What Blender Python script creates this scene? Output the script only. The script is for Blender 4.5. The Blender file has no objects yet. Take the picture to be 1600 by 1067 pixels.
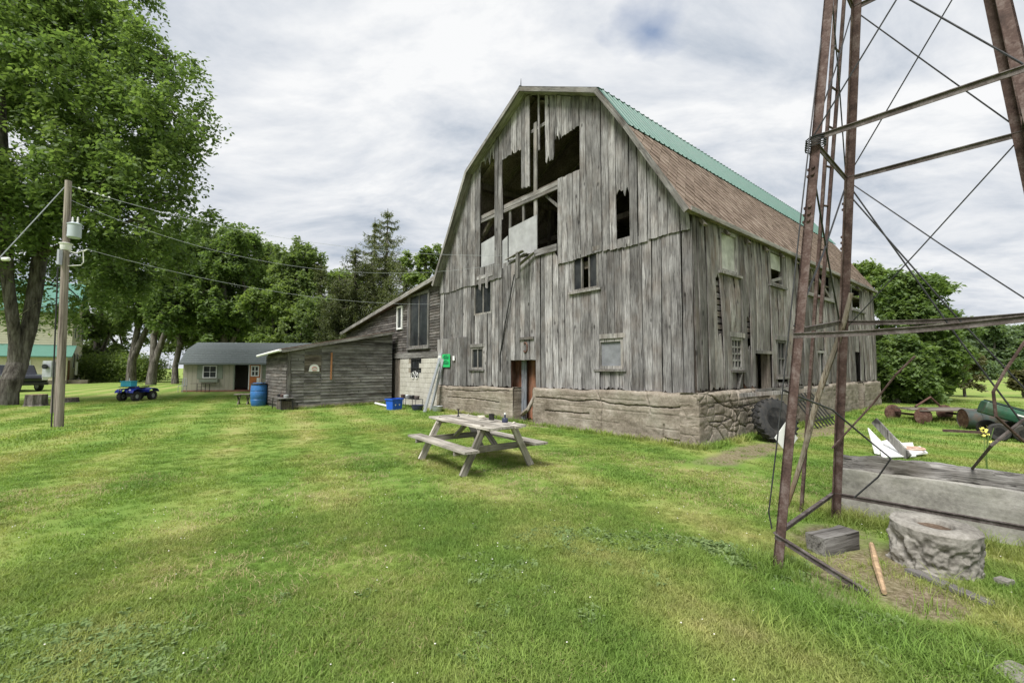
import bpy, math, random
import numpy as np
from mathutils import Matrix, Vector

# ------------------------------------------------------------------ camera, sky, sun, exposure
S = bpy.context.scene
H, FPX, PITCH, YAW, CX, CY = 1.65, 682.6, 0.0603, 0.6859, 3.886, 9.318
cam = bpy.data.cameras.new('camera'); cam.sensor_width = 36; cam.lens = 36 * FPX / 1600
cam.clip_start = .05; cam.clip_end = 3000
camo = bpy.data.objects.new('camera', cam); S.collection.objects.link(camo)
camo.location = (0, 0, H); camo.rotation_euler = (math.pi / 2 + PITCH, 0, 0); S.camera = camo

SUN_EL, SUN_AZ = math.radians(56), math.radians(215)      # azimuth clockwise from +Y
W = bpy.data.worlds.new('World'); S.world = W; W.use_nodes = True
wn, wl = W.node_tree.nodes, W.node_tree.links; wn.clear()
def wnode(t, **k):
    n = wn.new(t)
    for a, b in k.items(): setattr(n, a, b)
    return n
sky = wnode('ShaderNodeTexSky', sky_type='NISHITA', sun_disc=False, sun_elevation=SUN_EL, sun_rotation=SUN_AZ)
tc = wnode('ShaderNodeTexCoord'); sep = wnode('ShaderNodeSeparateXYZ'); wl.new(tc.outputs['Generated'], sep.inputs[0])
za = wnode('ShaderNodeMath', operation='MAXIMUM'); wl.new(sep.outputs['Z'], za.inputs[0]); za.inputs[1].default_value = 0
zb = wnode('ShaderNodeMath', operation='ADD'); wl.new(za.outputs[0], zb.inputs[0]); zb.inputs[1].default_value = .22
comb = wnode('ShaderNodeCombineXYZ')
for i, k in enumerate(('X', 'Y')):
    d = wnode('ShaderNodeMath', operation='DIVIDE'); wl.new(sep.outputs[k], d.inputs[0]); wl.new(zb.outputs[0], d.inputs[1]); wl.new(d.outputs[0], comb.inputs[i])
mp = wnode('ShaderNodeMapping'); wl.new(comb.outputs[0], mp.inputs[0]); mp.inputs['Scale'].default_value = (1.0, 1.7, 1); mp.inputs['Rotation'].default_value = (0, 0, .5)
mp.inputs['Location'].default_value = (3.1, 1.7, 0)
nz = wnode('ShaderNodeTexNoise'); wl.new(mp.outputs[0], nz.inputs['Vector'])
nz.inputs['Scale'].default_value = 1.5; nz.inputs['Detail'].default_value = 9; nz.inputs['Roughness'].default_value = .61; nz.inputs['Distortion'].default_value = .35
rp = wnode('ShaderNodeValToRGB'); wl.new(nz.outputs['Fac'], rp.inputs[0])          # cloud tone
e = rp.color_ramp.elements
e[0].position = .30; e[0].position = .34; e[0].color = (.275, .31, .36, 1); e[1].position = .61; e[1].color = (.54, .545, .55, 1)
m_ = rp.color_ramp.elements.new(.47); m_.color = (.41, .43, .46, 1)
nz2 = wnode('ShaderNodeTexNoise'); wl.new(mp.outputs[0], nz2.inputs['Vector']); nz2.inputs['Scale'].default_value = .9; nz2.inputs['Detail'].default_value = 7
rp2 = wnode('ShaderNodeValToRGB'); wl.new(nz2.outputs['Fac'], rp2.inputs[0])       # gaps in the cloud deck
rp2.color_ramp.elements[0].position = .16; rp2.color_ramp.elements[1].position = .26
sk = wnode('ShaderNodeMix', data_type='RGBA', blend_type='MULTIPLY'); sk.inputs[0].default_value = 1
wl.new(sky.outputs[0], sk.inputs[6]); sk.inputs[7].default_value = (.1, .1, .1, 1)
gd = wnode('ShaderNodeVectorMath', operation='DISTANCE'); wl.new(comb.outputs[0], gd.inputs[0]); gd.inputs[1].default_value = (.31, .91, 0)
gn = wnode('ShaderNodeTexNoise'); wl.new(comb.outputs[0], gn.inputs['Vector']); gn.inputs['Scale'].default_value = 7; gn.inputs['Detail'].default_value = 6
ga = wnode('ShaderNodeMath', operation='MULTIPLY_ADD'); wl.new(gn.outputs['Fac'], ga.inputs[0]); ga.inputs[1].default_value = .22; wl.new(gd.outputs['Value'], ga.inputs[2])
gr_ = wnode('ShaderNodeMapRange'); wl.new(ga.outputs[0], gr_.inputs[0]); gr_.inputs[1].default_value = .11; gr_.inputs[2].default_value = .20; gr_.inputs[3].default_value = .25
gm_ = wnode('ShaderNodeMath', operation='MULTIPLY'); wl.new(gr_.outputs[0], gm_.inputs[0]); wl.new(rp2.outputs[0], gm_.inputs[1])
mx = wnode('ShaderNodeMix', data_type='RGBA'); wl.new(gm_.outputs[0], mx.inputs[0]); wl.new(sk.outputs[2], mx.inputs[6]); wl.new(rp.outputs[0], mx.inputs[7])
bg = wnode('ShaderNodeBackground'); wl.new(mx.outputs[2], bg.inputs[0]); bg.inputs[1].default_value = 1.0
W.cycles.sampling_method = 'MANUAL'; W.cycles.sample_map_resolution = 256
wo = wnode('ShaderNodeOutputWorld'); wl.new(bg.outputs[0], wo.inputs[0])

sd = bpy.data.lights.new('sun', 'SUN'); sd.energy = 3.5; sd.angle = math.radians(24); sd.color = (1, .98, .95)
so = bpy.data.objects.new('sun', sd); S.collection.objects.link(so)
sv = Vector((math.sin(SUN_AZ) * math.cos(SUN_EL), math.cos(SUN_AZ) * math.cos(SUN_EL), math.sin(SUN_EL)))
so.rotation_euler = sv.to_track_quat('Z', 'Y').to_euler()
S.cycles.max_bounces = 5; S.cycles.diffuse_bounces = 3; S.cycles.glossy_bounces = 2; S.cycles.transmission_bounces = 3; S.cycles.transparent_max_bounces = 4
S.view_settings.view_transform = 'Standard'; S.view_settings.look = 'None'
S.view_settings.exposure = .82; S.view_settings.gamma = 1; S.view_settings.use_curve_mapping = False

# ------------------------------------------------------------------ helpers
COL = S.collection
rng = random.Random(7); nr = np.random.default_rng(7)
CP, SP = math.cos(PITCH), math.sin(PITCH)
BA, BB = (-math.sin(YAW), math.cos(YAW)), (math.cos(YAW), math.sin(YAW))   # barn: along the gable wall, along the long side
def ray(px, py):
    u, v = (px - 800) / FPX, (533.5 - py) / FPX
    return (u, CP - v * SP, SP + v * CP)
def gnd(px, py, z=0):
    r = ray(px, py); k = (z - H) / r[2]; return Vector((r[0] * k, r[1] * k, z))
def at(px, py, Y):
    r = ray(px, py); k = Y / r[1]; return Vector((r[0] * k, Y, H + r[2] * k))
def front(px, py, t=0):
    r = ray(px, py); k = (CX * BB[0] + CY * BB[1] + t) / (r[0] * BB[0] + r[1] * BB[1])
    return ((r[0] * k - CX) * BA[0] + (r[1] * k - CY) * BA[1], r[2] * k + H)
def side(px, py, s=0):
    r = ray(px, py); k = (CX * BA[0] + CY * BA[1] + s) / (r[0] * BA[0] + r[1] * BA[1])
    return ((r[0] * k - CX) * BB[0] + (r[1] * k - CY) * BB[1], r[2] * k + H)
def bw(s, t, z=0): return Vector((CX + BA[0] * s + BB[0] * t, CY + BA[1] * s + BB[1] * t, z))

class MB:
    def __init__(self): self.v = []; self.f = []; self.mi = []; self.cur = 0
    def add(self, vs, fs):
        n = len(self.v); self.v += [tuple(p) for p in vs]
        for f in fs: self.f.append(tuple(i + n for i in f)); self.mi.append(self.cur)
        return self
    def hexa(self, p): return self.add(p, [(0, 3, 2, 1), (4, 5, 6, 7), (0, 1, 5, 4), (1, 2, 6, 5), (2, 3, 7, 6), (3, 0, 4, 7)])
    def box(self, a, b, jit=0):
        (x0, y0, z0), (x1, y1, z1) = a, b
        if x0 > x1: x0, x1 = x1, x0
        if y0 > y1: y0, y1 = y1, y0
        if z0 > z1: z0, z1 = z1, z0
        p = [(x0, y0, z0), (x1, y0, z0), (x1, y1, z0), (x0, y1, z0), (x0, y0, z1), (x1, y0, z1), (x1, y1, z1), (x0, y1, z1)]
        if jit: p = [tuple(c + rng.uniform(-jit, jit) for c in q) for q in p]
        return self.hexa(p)
    def beam(self, p, q, w, h, up=(0, 0, 1)):          # square bar from p to q
        p, q = Vector(p), Vector(q); d = (q - p).normalized(); u = Vector(up)
        if abs(d.dot(u)) > .98: u = Vector((1, 0, 0))
        r = d.cross(u).normalized() * (w / 2); u = r.cross(d).normalized() * (h / 2)
        return self.hexa([p - r - u, p + r - u, p + r + u, p - r + u, q - r - u, q + r - u, q + r + u, q - r + u][0:4] + [q - r - u, q + r - u, q + r + u, q - r + u])
    def tube(self, pts, r, n=8, cap=True):
        pts = [Vector(p) for p in pts]; rs = r if isinstance(r, (list, tuple)) else [r] * len(pts)
        rings = []; ref = None
        for i, p in enumerate(pts):
            d = (pts[min(i + 1, len(pts) - 1)] - pts[max(i - 1, 0)]).normalized()
            if ref is None: ref = Vector((1, 0, 0)) if abs(d.x) < .8 else Vector((0, 1, 0))
            a = (ref - d * ref.dot(d)).normalized(); b = d.cross(a); ref = a
            rings.append([p + (a * math.cos(2 * math.pi * k / n) + b * math.sin(2 * math.pi * k / n)) * rs[i] for k in range(n)])
        vs = [q for R in rings for q in R]; fs = []
        for i in range(len(pts) - 1):
            for k in range(n): fs.append((i * n + k, i * n + (k + 1) % n, (i + 1) * n + (k + 1) % n, (i + 1) * n + k))
        if cap: fs += [tuple(range(n))[::-1], tuple(range((len(pts) - 1) * n, len(pts) * n))]
        return self.add(vs, fs)
    def lathe(self, prof, c=(0, 0, 0), ax='z', n=20):   # prof: (radius, height)
        vs = []; fs = []
        for r, h in prof:
            for k in range(n):
                a = 2 * math.pi * k / n; x, y = r * math.cos(a), r * math.sin(a)
                q = (x, y, h) if ax == 'z' else ((h, x, y) if ax == 'x' else (y, h, x))
                vs.append((q[0] + c[0], q[1] + c[1], q[2] + c[2]))
        for i in range(len(prof) - 1):
            for k in range(n): fs.append((i * n + k, i * n + (k + 1) % n, (i + 1) * n + (k + 1) % n, (i + 1) * n + k))
        if prof[0][0] > 1e-4: fs.append(tuple(range(n))[::-1])
        if prof[-1][0] > 1e-4: fs.append(tuple(range((len(prof) - 1) * n, len(prof) * n)))
        return self.add(vs, fs)
    def prism(self, poly, a, b):                        # polygon (3-D points) swept by offset vector
        off = Vector(b) - Vector(a); n = len(poly); p0 = [Vector(p) for p in poly]; p1 = [p + off for p in p0]
        return self.add(p0 + p1, [tuple(range(n))[::-1], tuple(range(n, 2 * n))] + [(i, (i + 1) % n, n + (i + 1) % n, n + i) for i in range(n)])
    def mesh(self, name, mats, smooth=False):
        me = bpy.data.meshes.new(name); me.from_pydata(self.v, [], self.f)
        for m in (mats if isinstance(mats, (list, tuple)) else [mats]): me.materials.append(m)
        me.polygons.foreach_set('material_index', self.mi)
        if smooth: me.polygons.foreach_set('use_smooth', [True] * len(self.f))
        import bmesh
        bm = bmesh.new(); bm.from_mesh(me); bmesh.ops.recalc_face_normals(bm, faces=bm.faces); bm.to_mesh(me); bm.free()
        return me
    def build(self, name, mats, parent=None, smooth=False, bevel=0):
        o = link(name, self.mesh(name, mats, smooth), parent)
        if bevel:
            b = o.modifiers.new('bevel', 'BEVEL'); b.width = bevel; b.segments = 2; b.limit_method = 'ANGLE'
        if smooth: o.data.set_sharp_from_angle(angle=math.radians(40))
        return o
def link(name, data, parent=None):
    o = bpy.data.objects.new(name, data); COL.objects.link(o)
    if parent: o.parent = parent
    return o
def tag(o, label=None, cat=None, group=None, kind=None):
    for k, v in (('label', label), ('category', cat), ('group', group), ('kind', kind)):
        if v: o[k] = v
    return o
def thing(name, label, cat, loc=(0, 0, 0), rz=0, group=None):
    o = link(name, None); o.location = loc; o.rotation_euler = (0, 0, rz); o.empty_display_size = .2
    return tag(o, label, cat, group)
def np_mesh(name, v, quads, mat, tone=None):
    me = bpy.data.meshes.new(name); n, q = len(v), len(quads); k = quads.shape[1]
    me.vertices.add(n); me.vertices.foreach_set('co', v.astype(np.float32).ravel())
    me.loops.add(q * k); me.loops.foreach_set('vertex_index', quads.astype(np.int32).ravel())
    me.polygons.add(q); me.polygons.foreach_set('loop_start', np.arange(0, q * k, k, dtype=np.int32))
    me.materials.append(mat)
    if tone is not None:
        a = me.attributes.new('tone', 'FLOAT', 'FACE'); a.data.foreach_set('value', tone.astype(np.float32))
    me.update(); me.validate(); return me
def vnoise(x, y, seed=0):                                # smooth 2-D value noise, 0..1
    xi, yi = np.floor(x).astype(int), np.floor(y).astype(int); fx, fy = x - xi, y - yi
    fx, fy = fx * fx * (3 - 2 * fx), fy * fy * (3 - 2 * fy)
    def h(a, b):
        n = (a * 374761393 + b * 668265263 + seed * 974711) & 0x7fffffff
        n = ((n ^ (n >> 13)) * 1274126177) & 0x7fffffff
        return ((n ^ (n >> 16)) & 0xffff) / 65535.
    return (h(xi, yi) * (1 - fx) + h(xi + 1, yi) * fx) * (1 - fy) + (h(xi, yi + 1) * (1 - fx) + h(xi + 1, yi + 1) * fx) * fy
def fbm(x, y, o=4, seed=0):
    r = 0; a = .5
    for i in range(o): r = r + a * vnoise(x * 2 ** i, y * 2 ** i, seed + i); a *= .5
    return r

# ------------------------------------------------------------------ materials
class G:
    def __init__(self, name):
        self.m = bpy.data.materials.new(name); self.m.use_nodes = True; self.t = self.m.node_tree; self.t.nodes.clear()
        self.out = self.n('ShaderNodeOutputMaterial')
    def n(self, t, ins=None, **k):
        n = self.t.nodes.new(t)
        for a, b in k.items(): setattr(n, a, b)
        for a, b in (ins or {}).items(): self.set(n.inputs[a], b)
        return n
    def set(self, sock, v):
        if isinstance(v, bpy.types.NodeSocket): self.t.links.new(v, sock)
        else:
            if sock.type == 'RGBA' and len(v) == 3: v = (*v, 1)
            sock.default_value = v
    def math(self, op, a, b=0, c=None, clamp=False):
        n = self.n('ShaderNodeMath', {0: a, 1: b}, operation=op, use_clamp=clamp)
        if c is not None: self.set(n.inputs[2], c)
        return n.outputs[0]
    def ramp(self, f, stops):
        n = self.n('ShaderNodeValToRGB', {0: f}); els = n.color_ramp.elements
        while len(els) < len(stops): els.new(.5)
        for e_, (p, c_) in zip(els, stops): e_.position = p; e_.color = (*c_, 1) if not isinstance(c_, (int, float)) else (c_, c_, c_, 1)
        return n.outputs[0]
    def mix(self, f, a, b, blend='MIX'):
        n = self.n('ShaderNodeMix', {0: f, 6: a, 7: b}, data_type='RGBA', blend_type=blend); return n.outputs[2]
    def obj(self): return self.n('ShaderNodeTexCoord').outputs['Object']
    def pos(self): return self.n('ShaderNodeNewGeometry').outputs['Position']
    def rnd(self): return self.n('ShaderNodeObjectInfo').outputs['Random']
    def mapv(self, v, sc=(1, 1, 1), loc=(0, 0, 0), rot=(0, 0, 0)): return self.n('ShaderNodeMapping', {0: v, 'Location': loc, 'Scale': sc, 'Rotation': rot}).outputs[0]
    def noise(self, v, s=5, d=4, r=.55, w=None, dist=0):
        n = self.n('ShaderNodeTexNoise', {'Vector': v, 'Scale': s, 'Detail': d, 'Roughness': r, 'Distortion': dist})
        if w is not None: n.noise_dimensions = '4D'; self.set(n.inputs['W'], w)
        return n.outputs['Fac']
    def bump(self, h, st=.3, dist=.01): return self.n('ShaderNodeBump', {'Height': h, 'Strength': st, 'Distance': dist}).outputs[0]
    def pbr(self, col, rough=.8, nrm=None, metal=0, spec=.3, **k):
        ins = {'Base Color': col, 'Roughness': rough, 'Metallic': metal, 'Specular IOR Level': spec}; ins.update(k)
        n = self.n('ShaderNodeBsdfPrincipled', ins)
        if nrm is not None: self.set(n.inputs['Normal'], nrm)
        self.t.links.new(n.outputs[0], self.out.inputs[0]); return self.m

def wood(name, dark, mid, light, brown=(.13, .085, .055), bamt=.35, axis='z', knots=True, bump=.5):
    g = G(name); rn = g.rnd(); w = g.math('MULTIPLY', rn, 57.)
    ax = {'z': (1, 1, .05), 'x': (.05, 1, 1), 'y': (1, .05, 1)}[axis]
    o = g.obj()
    wob = g.noise(g.mapv(o, (2, 2, 2)), 1.2, 2, w=w)
    ow = g.n('ShaderNodeVectorMath', {0: o, 1: g.n('ShaderNodeVectorMath', {0: g.n('ShaderNodeCombineXYZ', {0: wob, 1: wob, 2: wob}).outputs[0], 'Scale': .05}, operation='SCALE').outputs[0]}, operation='ADD').outputs[0]
    coarse = g.noise(g.mapv(ow, tuple(24 * a for a in ax)), 1, 4, .6, w=w)
    fine = g.noise(g.mapv(ow, tuple(75 * a for a in ax)), 1, 5, .65, w=w)
    patch = g.noise(g.mapv(o, (1.3, 1.3, 1.0)), 1.3, 4, .6, w=w)
    h = g.math('ADD', g.math('MULTIPLY', coarse, .52), g.math('MULTIPLY', fine, .48))
    col = g.ramp(h, [(.385, dark), (.465, mid), (.62, light)])
    chk = g.noise(g.mapv(ow, tuple((42 if a == 1 else .55) if a == 1 else .55 for a in ax)), 1, 3, .5, w=g.math('ADD', w, 3.)); ck = g.ramp(chk, [(.30, 1.), (.37, 0.)]); col = g.mix(g.math('MULTIPLY', ck, .85), col, tuple(c_ * .3 for c_ in dark))
    col = g.mix(g.math('MULTIPLY', g.ramp(patch, [(.48, 0.), (.68, 1.)]), bamt), col, brown)
    fade = g.ramp(g.noise(g.mapv(o, (.9, .9, .7)), 1.6, 3, .6, w=g.math('ADD', w, 9.)), [(.38, (.68, .67, .66)), (.62, (1.22, 1.22, 1.22))])
    col = g.mix(1, col, fade, 'MULTIPLY')
    if knots:
        off = g.n('ShaderNodeCombineXYZ', {0: w, 1: 0., 2: g.math('MULTIPLY', rn, 31.)}).outputs[0]; kv = g.n('ShaderNodeVectorMath', {0: g.mapv(o, (3.6, .0, 1.7)), 1: off}, operation='ADD').outputs[0]
        vo = g.n('ShaderNodeTexVoronoi', {'Vector': kv, 'Scale': 1.0, 'Randomness': 1}).outputs['Distance']
        kn = g.ramp(vo, [(.07, 1.), (.13, 0.)])
        col = g.mix(g.math('MULTIPLY', kn, .75), col, tuple(c * .35 for c in dark)); h = g.math('SUBTRACT', h, g.math('MULTIPLY', kn, .4))
    t = g.math('ADD', g.math('MULTIPLY', rn, .75), .62)
    col = g.mix(1, col, g.n('ShaderNodeCombineXYZ', {0: t, 1: t, 2: t}).outputs[0], 'MULTIPLY')
    return g.pbr(col, .88, g.bump(h, bump, .012), spec=.18)
def plain(name, col, rough=.6, metal=0, var=.15, sc=6, bump=.1, spec=.35, dirt=None, damt=.5, **k):
    g = G(name); n = g.noise(g.obj(), sc, 5, .6)
    c0 = tuple(x * (1 - var) for x in col); c1 = tuple(min(1, x * (1 + var)) for x in col)
    cc = g.ramp(n, [(.35, c0), (.65, c1)])
    if dirt:
        d = g.noise(g.mapv(g.obj(), (1, 1, .6)), sc * .6, 6, .7)
        cc = g.mix(g.math('MULTIPLY', g.ramp(d, [(.45, 0.), (.65, 1.)]), damt), cc, dirt)
    return g.pbr(cc, rough, g.bump(n, bump, .006), metal, spec, **k)

M_W = wood('weathered_barn_board', (.046, .0425, .0415), (.160, .153, .151), (.325, .314, .309), bamt=.27)
M_WS = wood('weathered_side_board', (.042, .037, .034), (.150, .139, .131), (.30, .285, .27), brown=(.125, .085, .058), bamt=.55)
M_WH = wood('grey_clapboard', (.05, .048, .045), (.145, .140, .132), (.26, .255, .245), axis='x', brown=(.11, .085, .065), bamt=.35)
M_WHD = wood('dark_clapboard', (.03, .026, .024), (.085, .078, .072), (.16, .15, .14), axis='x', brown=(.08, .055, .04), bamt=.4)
M_TBL = wood('picnic_wood', (.11, .10, .085), (.27, .25, .215), (.42, .395, .35), brown=(.22, .18, .13), bamt=.4, bump=.3)
M_TIM = wood('old_timber', (.05, .047, .044), (.17, .16, .15), (.33, .32, .3), axis='y', brown=(.1, .075, .05), bamt=.3)
M_DARKW = wood('interior_timber', (.05, .04, .034), (.14, .12, .10), (.25, .22, .19), brown=(.07, .045, .03), bamt=.4, knots=False)
M_DOORB = wood('rusty_brown_door_board', (.05, .02, .012), (.15, .062, .035), (.23, .12, .075), brown=(.16, .15, .14), bamt=.4)
M_DOORG = wood('blue_grey_door_board', (.035, .04, .048), (.095, .105, .12), (.18, .195, .21), bamt=.2)
M_PALE = plain('pale_weathered_panel', (.42, .42, .38), .8, var=.22, sc=4, dirt=(.2, .2, .16), damt=.6)
M_PLY = plain('grey_plywood', (.33, .33, .335), .85, var=.14, sc=3, dirt=(.2, .2, .195), damt=.5)
M_SOFF = wood('soffit_trim', (.06, .056, .052), (.165, .157, .147), (.29, .28, .262), bamt=.3)
M_GREEN = plain('green_metal_roof', (.07, .15, .12), .5, .0, var=.12, sc=2, dirt=(.13, .175, .155), damt=.5)
M_GLASS = plain('dusty_glass', (.018, .02, .022), .3, var=.3, sc=3, spec=.15, dirt=(.09, .09, .085), damt=.35)
M_WHITE = plain('white_paint', (.72, .72, .70), .6, var=.06, dirt=(.5, .49, .44), damt=.3)
M_BLACK = plain('black_rubber', (.022, .022, .022), .75, var=.25, sc=12, dirt=(.09, .08, .065), damt=.4)
M_DARKM = plain('dark_metal', (.05, .05, .052), .5, .6, var=.25, sc=14)
M_GALV = plain('galvanised_metal', (.42, .44, .46), .45, .5, var=.12, dirt=(.3, .29, .27), damt=.3)
M_SHING_L = plain('brown_roof_felt', (.15, .115, .095), .9, var=.2, sc=10)
g = G('asphalt_diamond_shingle'); rn = g.rnd()
n1 = g.noise(g.pos(), 3, 5); n2 = g.noise(g.pos(), 160, 2)
t = g.math('ADD', g.math('MULTIPLY', rn, .16), g.math('MULTIPLY', n1, .84))
c = g.ramp(t, [(.28, (.105, .078, .06)), (.5, (.185, .137, .108)), (.72, (.265, .21, .17))])
M_SHING = g.pbr(g.mix(.5, c, g.ramp(n2, [(.3, .6), (.7, 1.3)]), 'MULTIPLY'), .95, g.bump(n2, .4, .004), spec=.15)
def rust(name, a, b, c_, sc=9):
    g = G(name); o = g.obj(); n = g.noise(o, sc, 7, .65); f = g.noise(o, sc * 7, 4, .6)
    col = g.ramp(g.math('ADD', g.math('MULTIPLY', n, .7), g.math('MULTIPLY', f, .3)), [(.36, a), (.5, b), (.64, c_)])
    return g.pbr(col, .78, g.bump(f, .35, .003), .25, .3)
M_RUST = rust('rusty_steel', (.038, .024, .020), (.085, .053, .044), (.165, .128, .115))
M_RUSTG = rust('rust_grey_steel', (.05, .038, .035), (.105, .086, .08), (.2, .178, .17))
M_RUSTR = rust('red_rust', (.05, .026, .02), (.11, .058, .042), (.2, .135, .105))
def concrete(name, a, b, c_, moss=(.14, .14, .09), bands=True, chalk=None):
    g = G(name); o = g.obj(); n = g.noise(o, 1.7, 6, .65); f = g.noise(o, 26, 5, .65); ff = g.noise(o, 120, 2)
    col = g.ramp(g.math('ADD', g.math('MULTIPLY', n, .65), g.math('MULTIPLY', f, .35)), [(.36, a), (.5, b), (.66, c_)])
    if bands:
        st = g.noise(g.mapv(o, (.35, .35, 5.5)), 1.5, 5, .65); col = g.mix(.55, col, g.ramp(st, [(.35, .66), (.65, 1.3)]), 'MULTIPLY')
    m = g.noise(o, .9, 5, .7); col = g.mix(g.math('MULTIPLY', g.ramp(m, [(.52, 0.), (.7, 1.)]), .4), col, moss)
    return g.pbr(col, .93, g.bump(g.math('ADD', f, g.math('MULTIPLY', ff, .4)), .45, .01), spec=.15)
M_FOUND = concrete('foundation_concrete', (.125, .103, .078), (.225, .193, .155), (.34, .305, .26))
M_CONC = concrete('trough_concrete', (.15, .142, .125), (.27, .258, .23), (.40, .385, .35), moss=(.16, .165, .11))
M_WELL = concrete('well_concrete', (.12, .11, .095), (.24, .225, .198), (.38, .362, .325), bands=False)
M_BLOCK = concrete('block_concrete', (.30, .285, .245), (.42, .40, .35), (.52, .505, .455), bands=False, moss=(.3, .28, .23))
g = G('bark'); o = g.obj(); n = g.noise(g.mapv(o, (7, 7, 1.3)), 1, 6, .7); M_BARK = g.pbr(g.ramp(n, [(.35, (.035, .03, .026)), (.5, (.105, .094, .082)), (.68, (.215, .2, .178))]), .95, g.bump(n, .8, .04), spec=.1)
g = G('pole_wood'); o = g.obj(); n = g.noise(g.mapv(o, (22, 22, .8)), 1, 5, .65); M_POLE = g.pbr(g.ramp(n, [(.35, (.085, .07, .058)), (.5, (.24, .205, .175)), (.66, (.35, .31, .27))]), .92, g.bump(n, .5, .01), spec=.12)

def lawn_col(g, straw=1.0):
    p = g.pos(); big = g.noise(p, .22, 5, .6); mid = g.noise(p, 1.1, 5, .62); sm = g.noise(p, 7, 4, .6)
    st = g.n('ShaderNodeTexWave', {'Vector': g.mapv(p, (1, 1, 1), rot=(0, 0, -.5)), 'Scale': .19, 'Distortion': .9, 'Detail': 3, 'Detail Scale': .6}).outputs['Fac']  # mowing stripes: light off leaning blades, painted into the grass colour as bands
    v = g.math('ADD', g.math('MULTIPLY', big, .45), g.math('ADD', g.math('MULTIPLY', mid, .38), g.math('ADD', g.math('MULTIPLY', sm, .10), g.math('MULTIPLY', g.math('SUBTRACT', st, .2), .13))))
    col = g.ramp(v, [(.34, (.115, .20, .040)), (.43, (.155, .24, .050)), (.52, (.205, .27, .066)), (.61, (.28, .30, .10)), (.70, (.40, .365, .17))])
    return col, sm, mid
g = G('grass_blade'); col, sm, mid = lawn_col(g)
rn = g.rnd(); t = g.math('ADD', g.math("MULTIPLY", rn, .7), .78)
col = g.mix(1, col, g.n('ShaderNodeCombineXYZ', {0: t, 1: t, 2: t}).outputs[0], 'MULTIPLY')
p_ = g.pbr(col, .6, spec=.25); pb = [n for n in g.t.nodes if n.type == 'BSDF_PRINCIPLED'][0]
tr = g.n('ShaderNodeBsdfTranslucent', {'Color': g.mix(1, col, (1.2, 1.25, .75), 'MULTIPLY')}); ms = g.n('ShaderNodeMixShader', {0: .42, 1: pb.outputs[0], 2: tr.outputs[0]}); g.t.links.new(ms.outputs[0], g.out.inputs[0])
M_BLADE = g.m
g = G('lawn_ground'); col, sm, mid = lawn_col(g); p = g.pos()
def spot(cx, cy, rx, ry, rot=0):                          # soft ellipse on the ground with a ragged rim
    v = g.n('ShaderNodeVectorMath', {0: g.mapv(p, (1, 1, 0), (-cx, -cy, 0))}, operation='LENGTH')
    v2 = g.n('ShaderNodeMapping', {0: p, 'Location': (cx, cy, 0), 'Rotation': (0, 0, rot), 'Scale': (rx, ry, 1e6)}, vector_type='TEXTURE').outputs[0]
    L_ = g.n('ShaderNodeVectorMath', {0: v2}, operation='LENGTH').outputs['Value']
    return g.ramp(g.math('ADD', L_, g.math('MULTIPLY', g.math('SUBTRACT', mid, .5), 1.5)), [(.55, 1.), (1.1, 0.)])
soil = g.ramp(g.noise(p, 24, 5, .65), [(.35, (.10, .075, .05)), (.5, (.20, .155, .105)), (.66, (.32, .27, .195))])
DIRT = [(3.02, 3.7, .85, .62, .7), (3.1, 4.4, .6, .32, .4), (4.7, 8.75, 2.2, .45, YAW), (-.5, 15.0, 5.6, .38, YAW + math.pi / 2), (8.3, 11.7, 2.4, .5, YAW), (2.95, 3.15, .35, .25, .3), (1.0, 12.9, 1.2, .8, .3)]
for d in DIRT: col = g.mix(g.math('MULTIPLY', spot(*d), .85), col, soil)
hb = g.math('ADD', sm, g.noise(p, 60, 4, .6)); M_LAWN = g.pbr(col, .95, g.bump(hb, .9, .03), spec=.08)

def leafmat(name, cols, trans=.4):
    g = G(name); a = g.n('ShaderNodeAttribute', attribute_name='tone').outputs['Fac']
    col = g.ramp(a, [(i / (len(cols) - 1), c) for i, c in enumerate(cols)])
    pb = g.n('ShaderNodeBsdfPrincipled', {'Base Color': col, 'Roughness': .55, 'Specular IOR Level': .3})
    tr = g.n('ShaderNodeBsdfTranslucent', {'Color': g.mix(1, col, (1.3, 1.35, .7), 'MULTIPLY')}); ms = g.n('ShaderNodeMixShader', {0: trans, 1: pb.outputs[0], 2: tr.outputs[0]})
    g.t.links.new(ms.outputs[0], g.out.inputs[0]); return g.m
M_LMAPLE = leafmat('maple_leaf', [(.085, .135, .05), (.14, .205, .07), (.215, .285, .105)], .5)
M_LOAK = leafmat('mid_green_leaf', [(.095, .138, .058), (.15, .205, .08), (.225, .28, .115)], .5)
M_LPALE = leafmat('light_green_leaf', [(.11, .165, .055), (.17, .235, .075), (.25, .315, .11)], .5)
M_LSPR = leafmat('spruce_needle', [(.075, .095, .05), (.13, .155, .07), (.2, .22, .105)], .4)
M_LFAR = leafmat('far_leaf', [(.11, .16, .09), (.15, .21, .11), (.2, .26, .14)], .5)
M_LDRY = leafmat('dull_shrub_leaf', [(.07, .075, .035), (.12, .12, .055), (.18, .165, .085)])

# ------------------------------------------------------------------ ground
def ground_mesh():
    m = MB(); R = [0, 3, 8, 20, 60, 200, 700, 1600]; n = 48
    m.v.append((0, 5, 0))
    for r in R[1:]:
        for k in range(n): a = 2 * math.pi * k / n; m.v.append((r * math.cos(a), r * math.sin(a) + 5, 0))
    for k in range(n): m.f.append((0, 1 + k, 1 + (k + 1) % n)); m.mi.append(0)
    for i in range(len(R) - 2):
        for k in range(n):
            a = 1 + i * n; m.f.append((a + k, a + n + k, a + n + (k + 1) % n, a + (k + 1) % n)); m.mi.append(0)
    return m
tag(ground_mesh().build('ground', M_LAWN), kind='structure')

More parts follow.
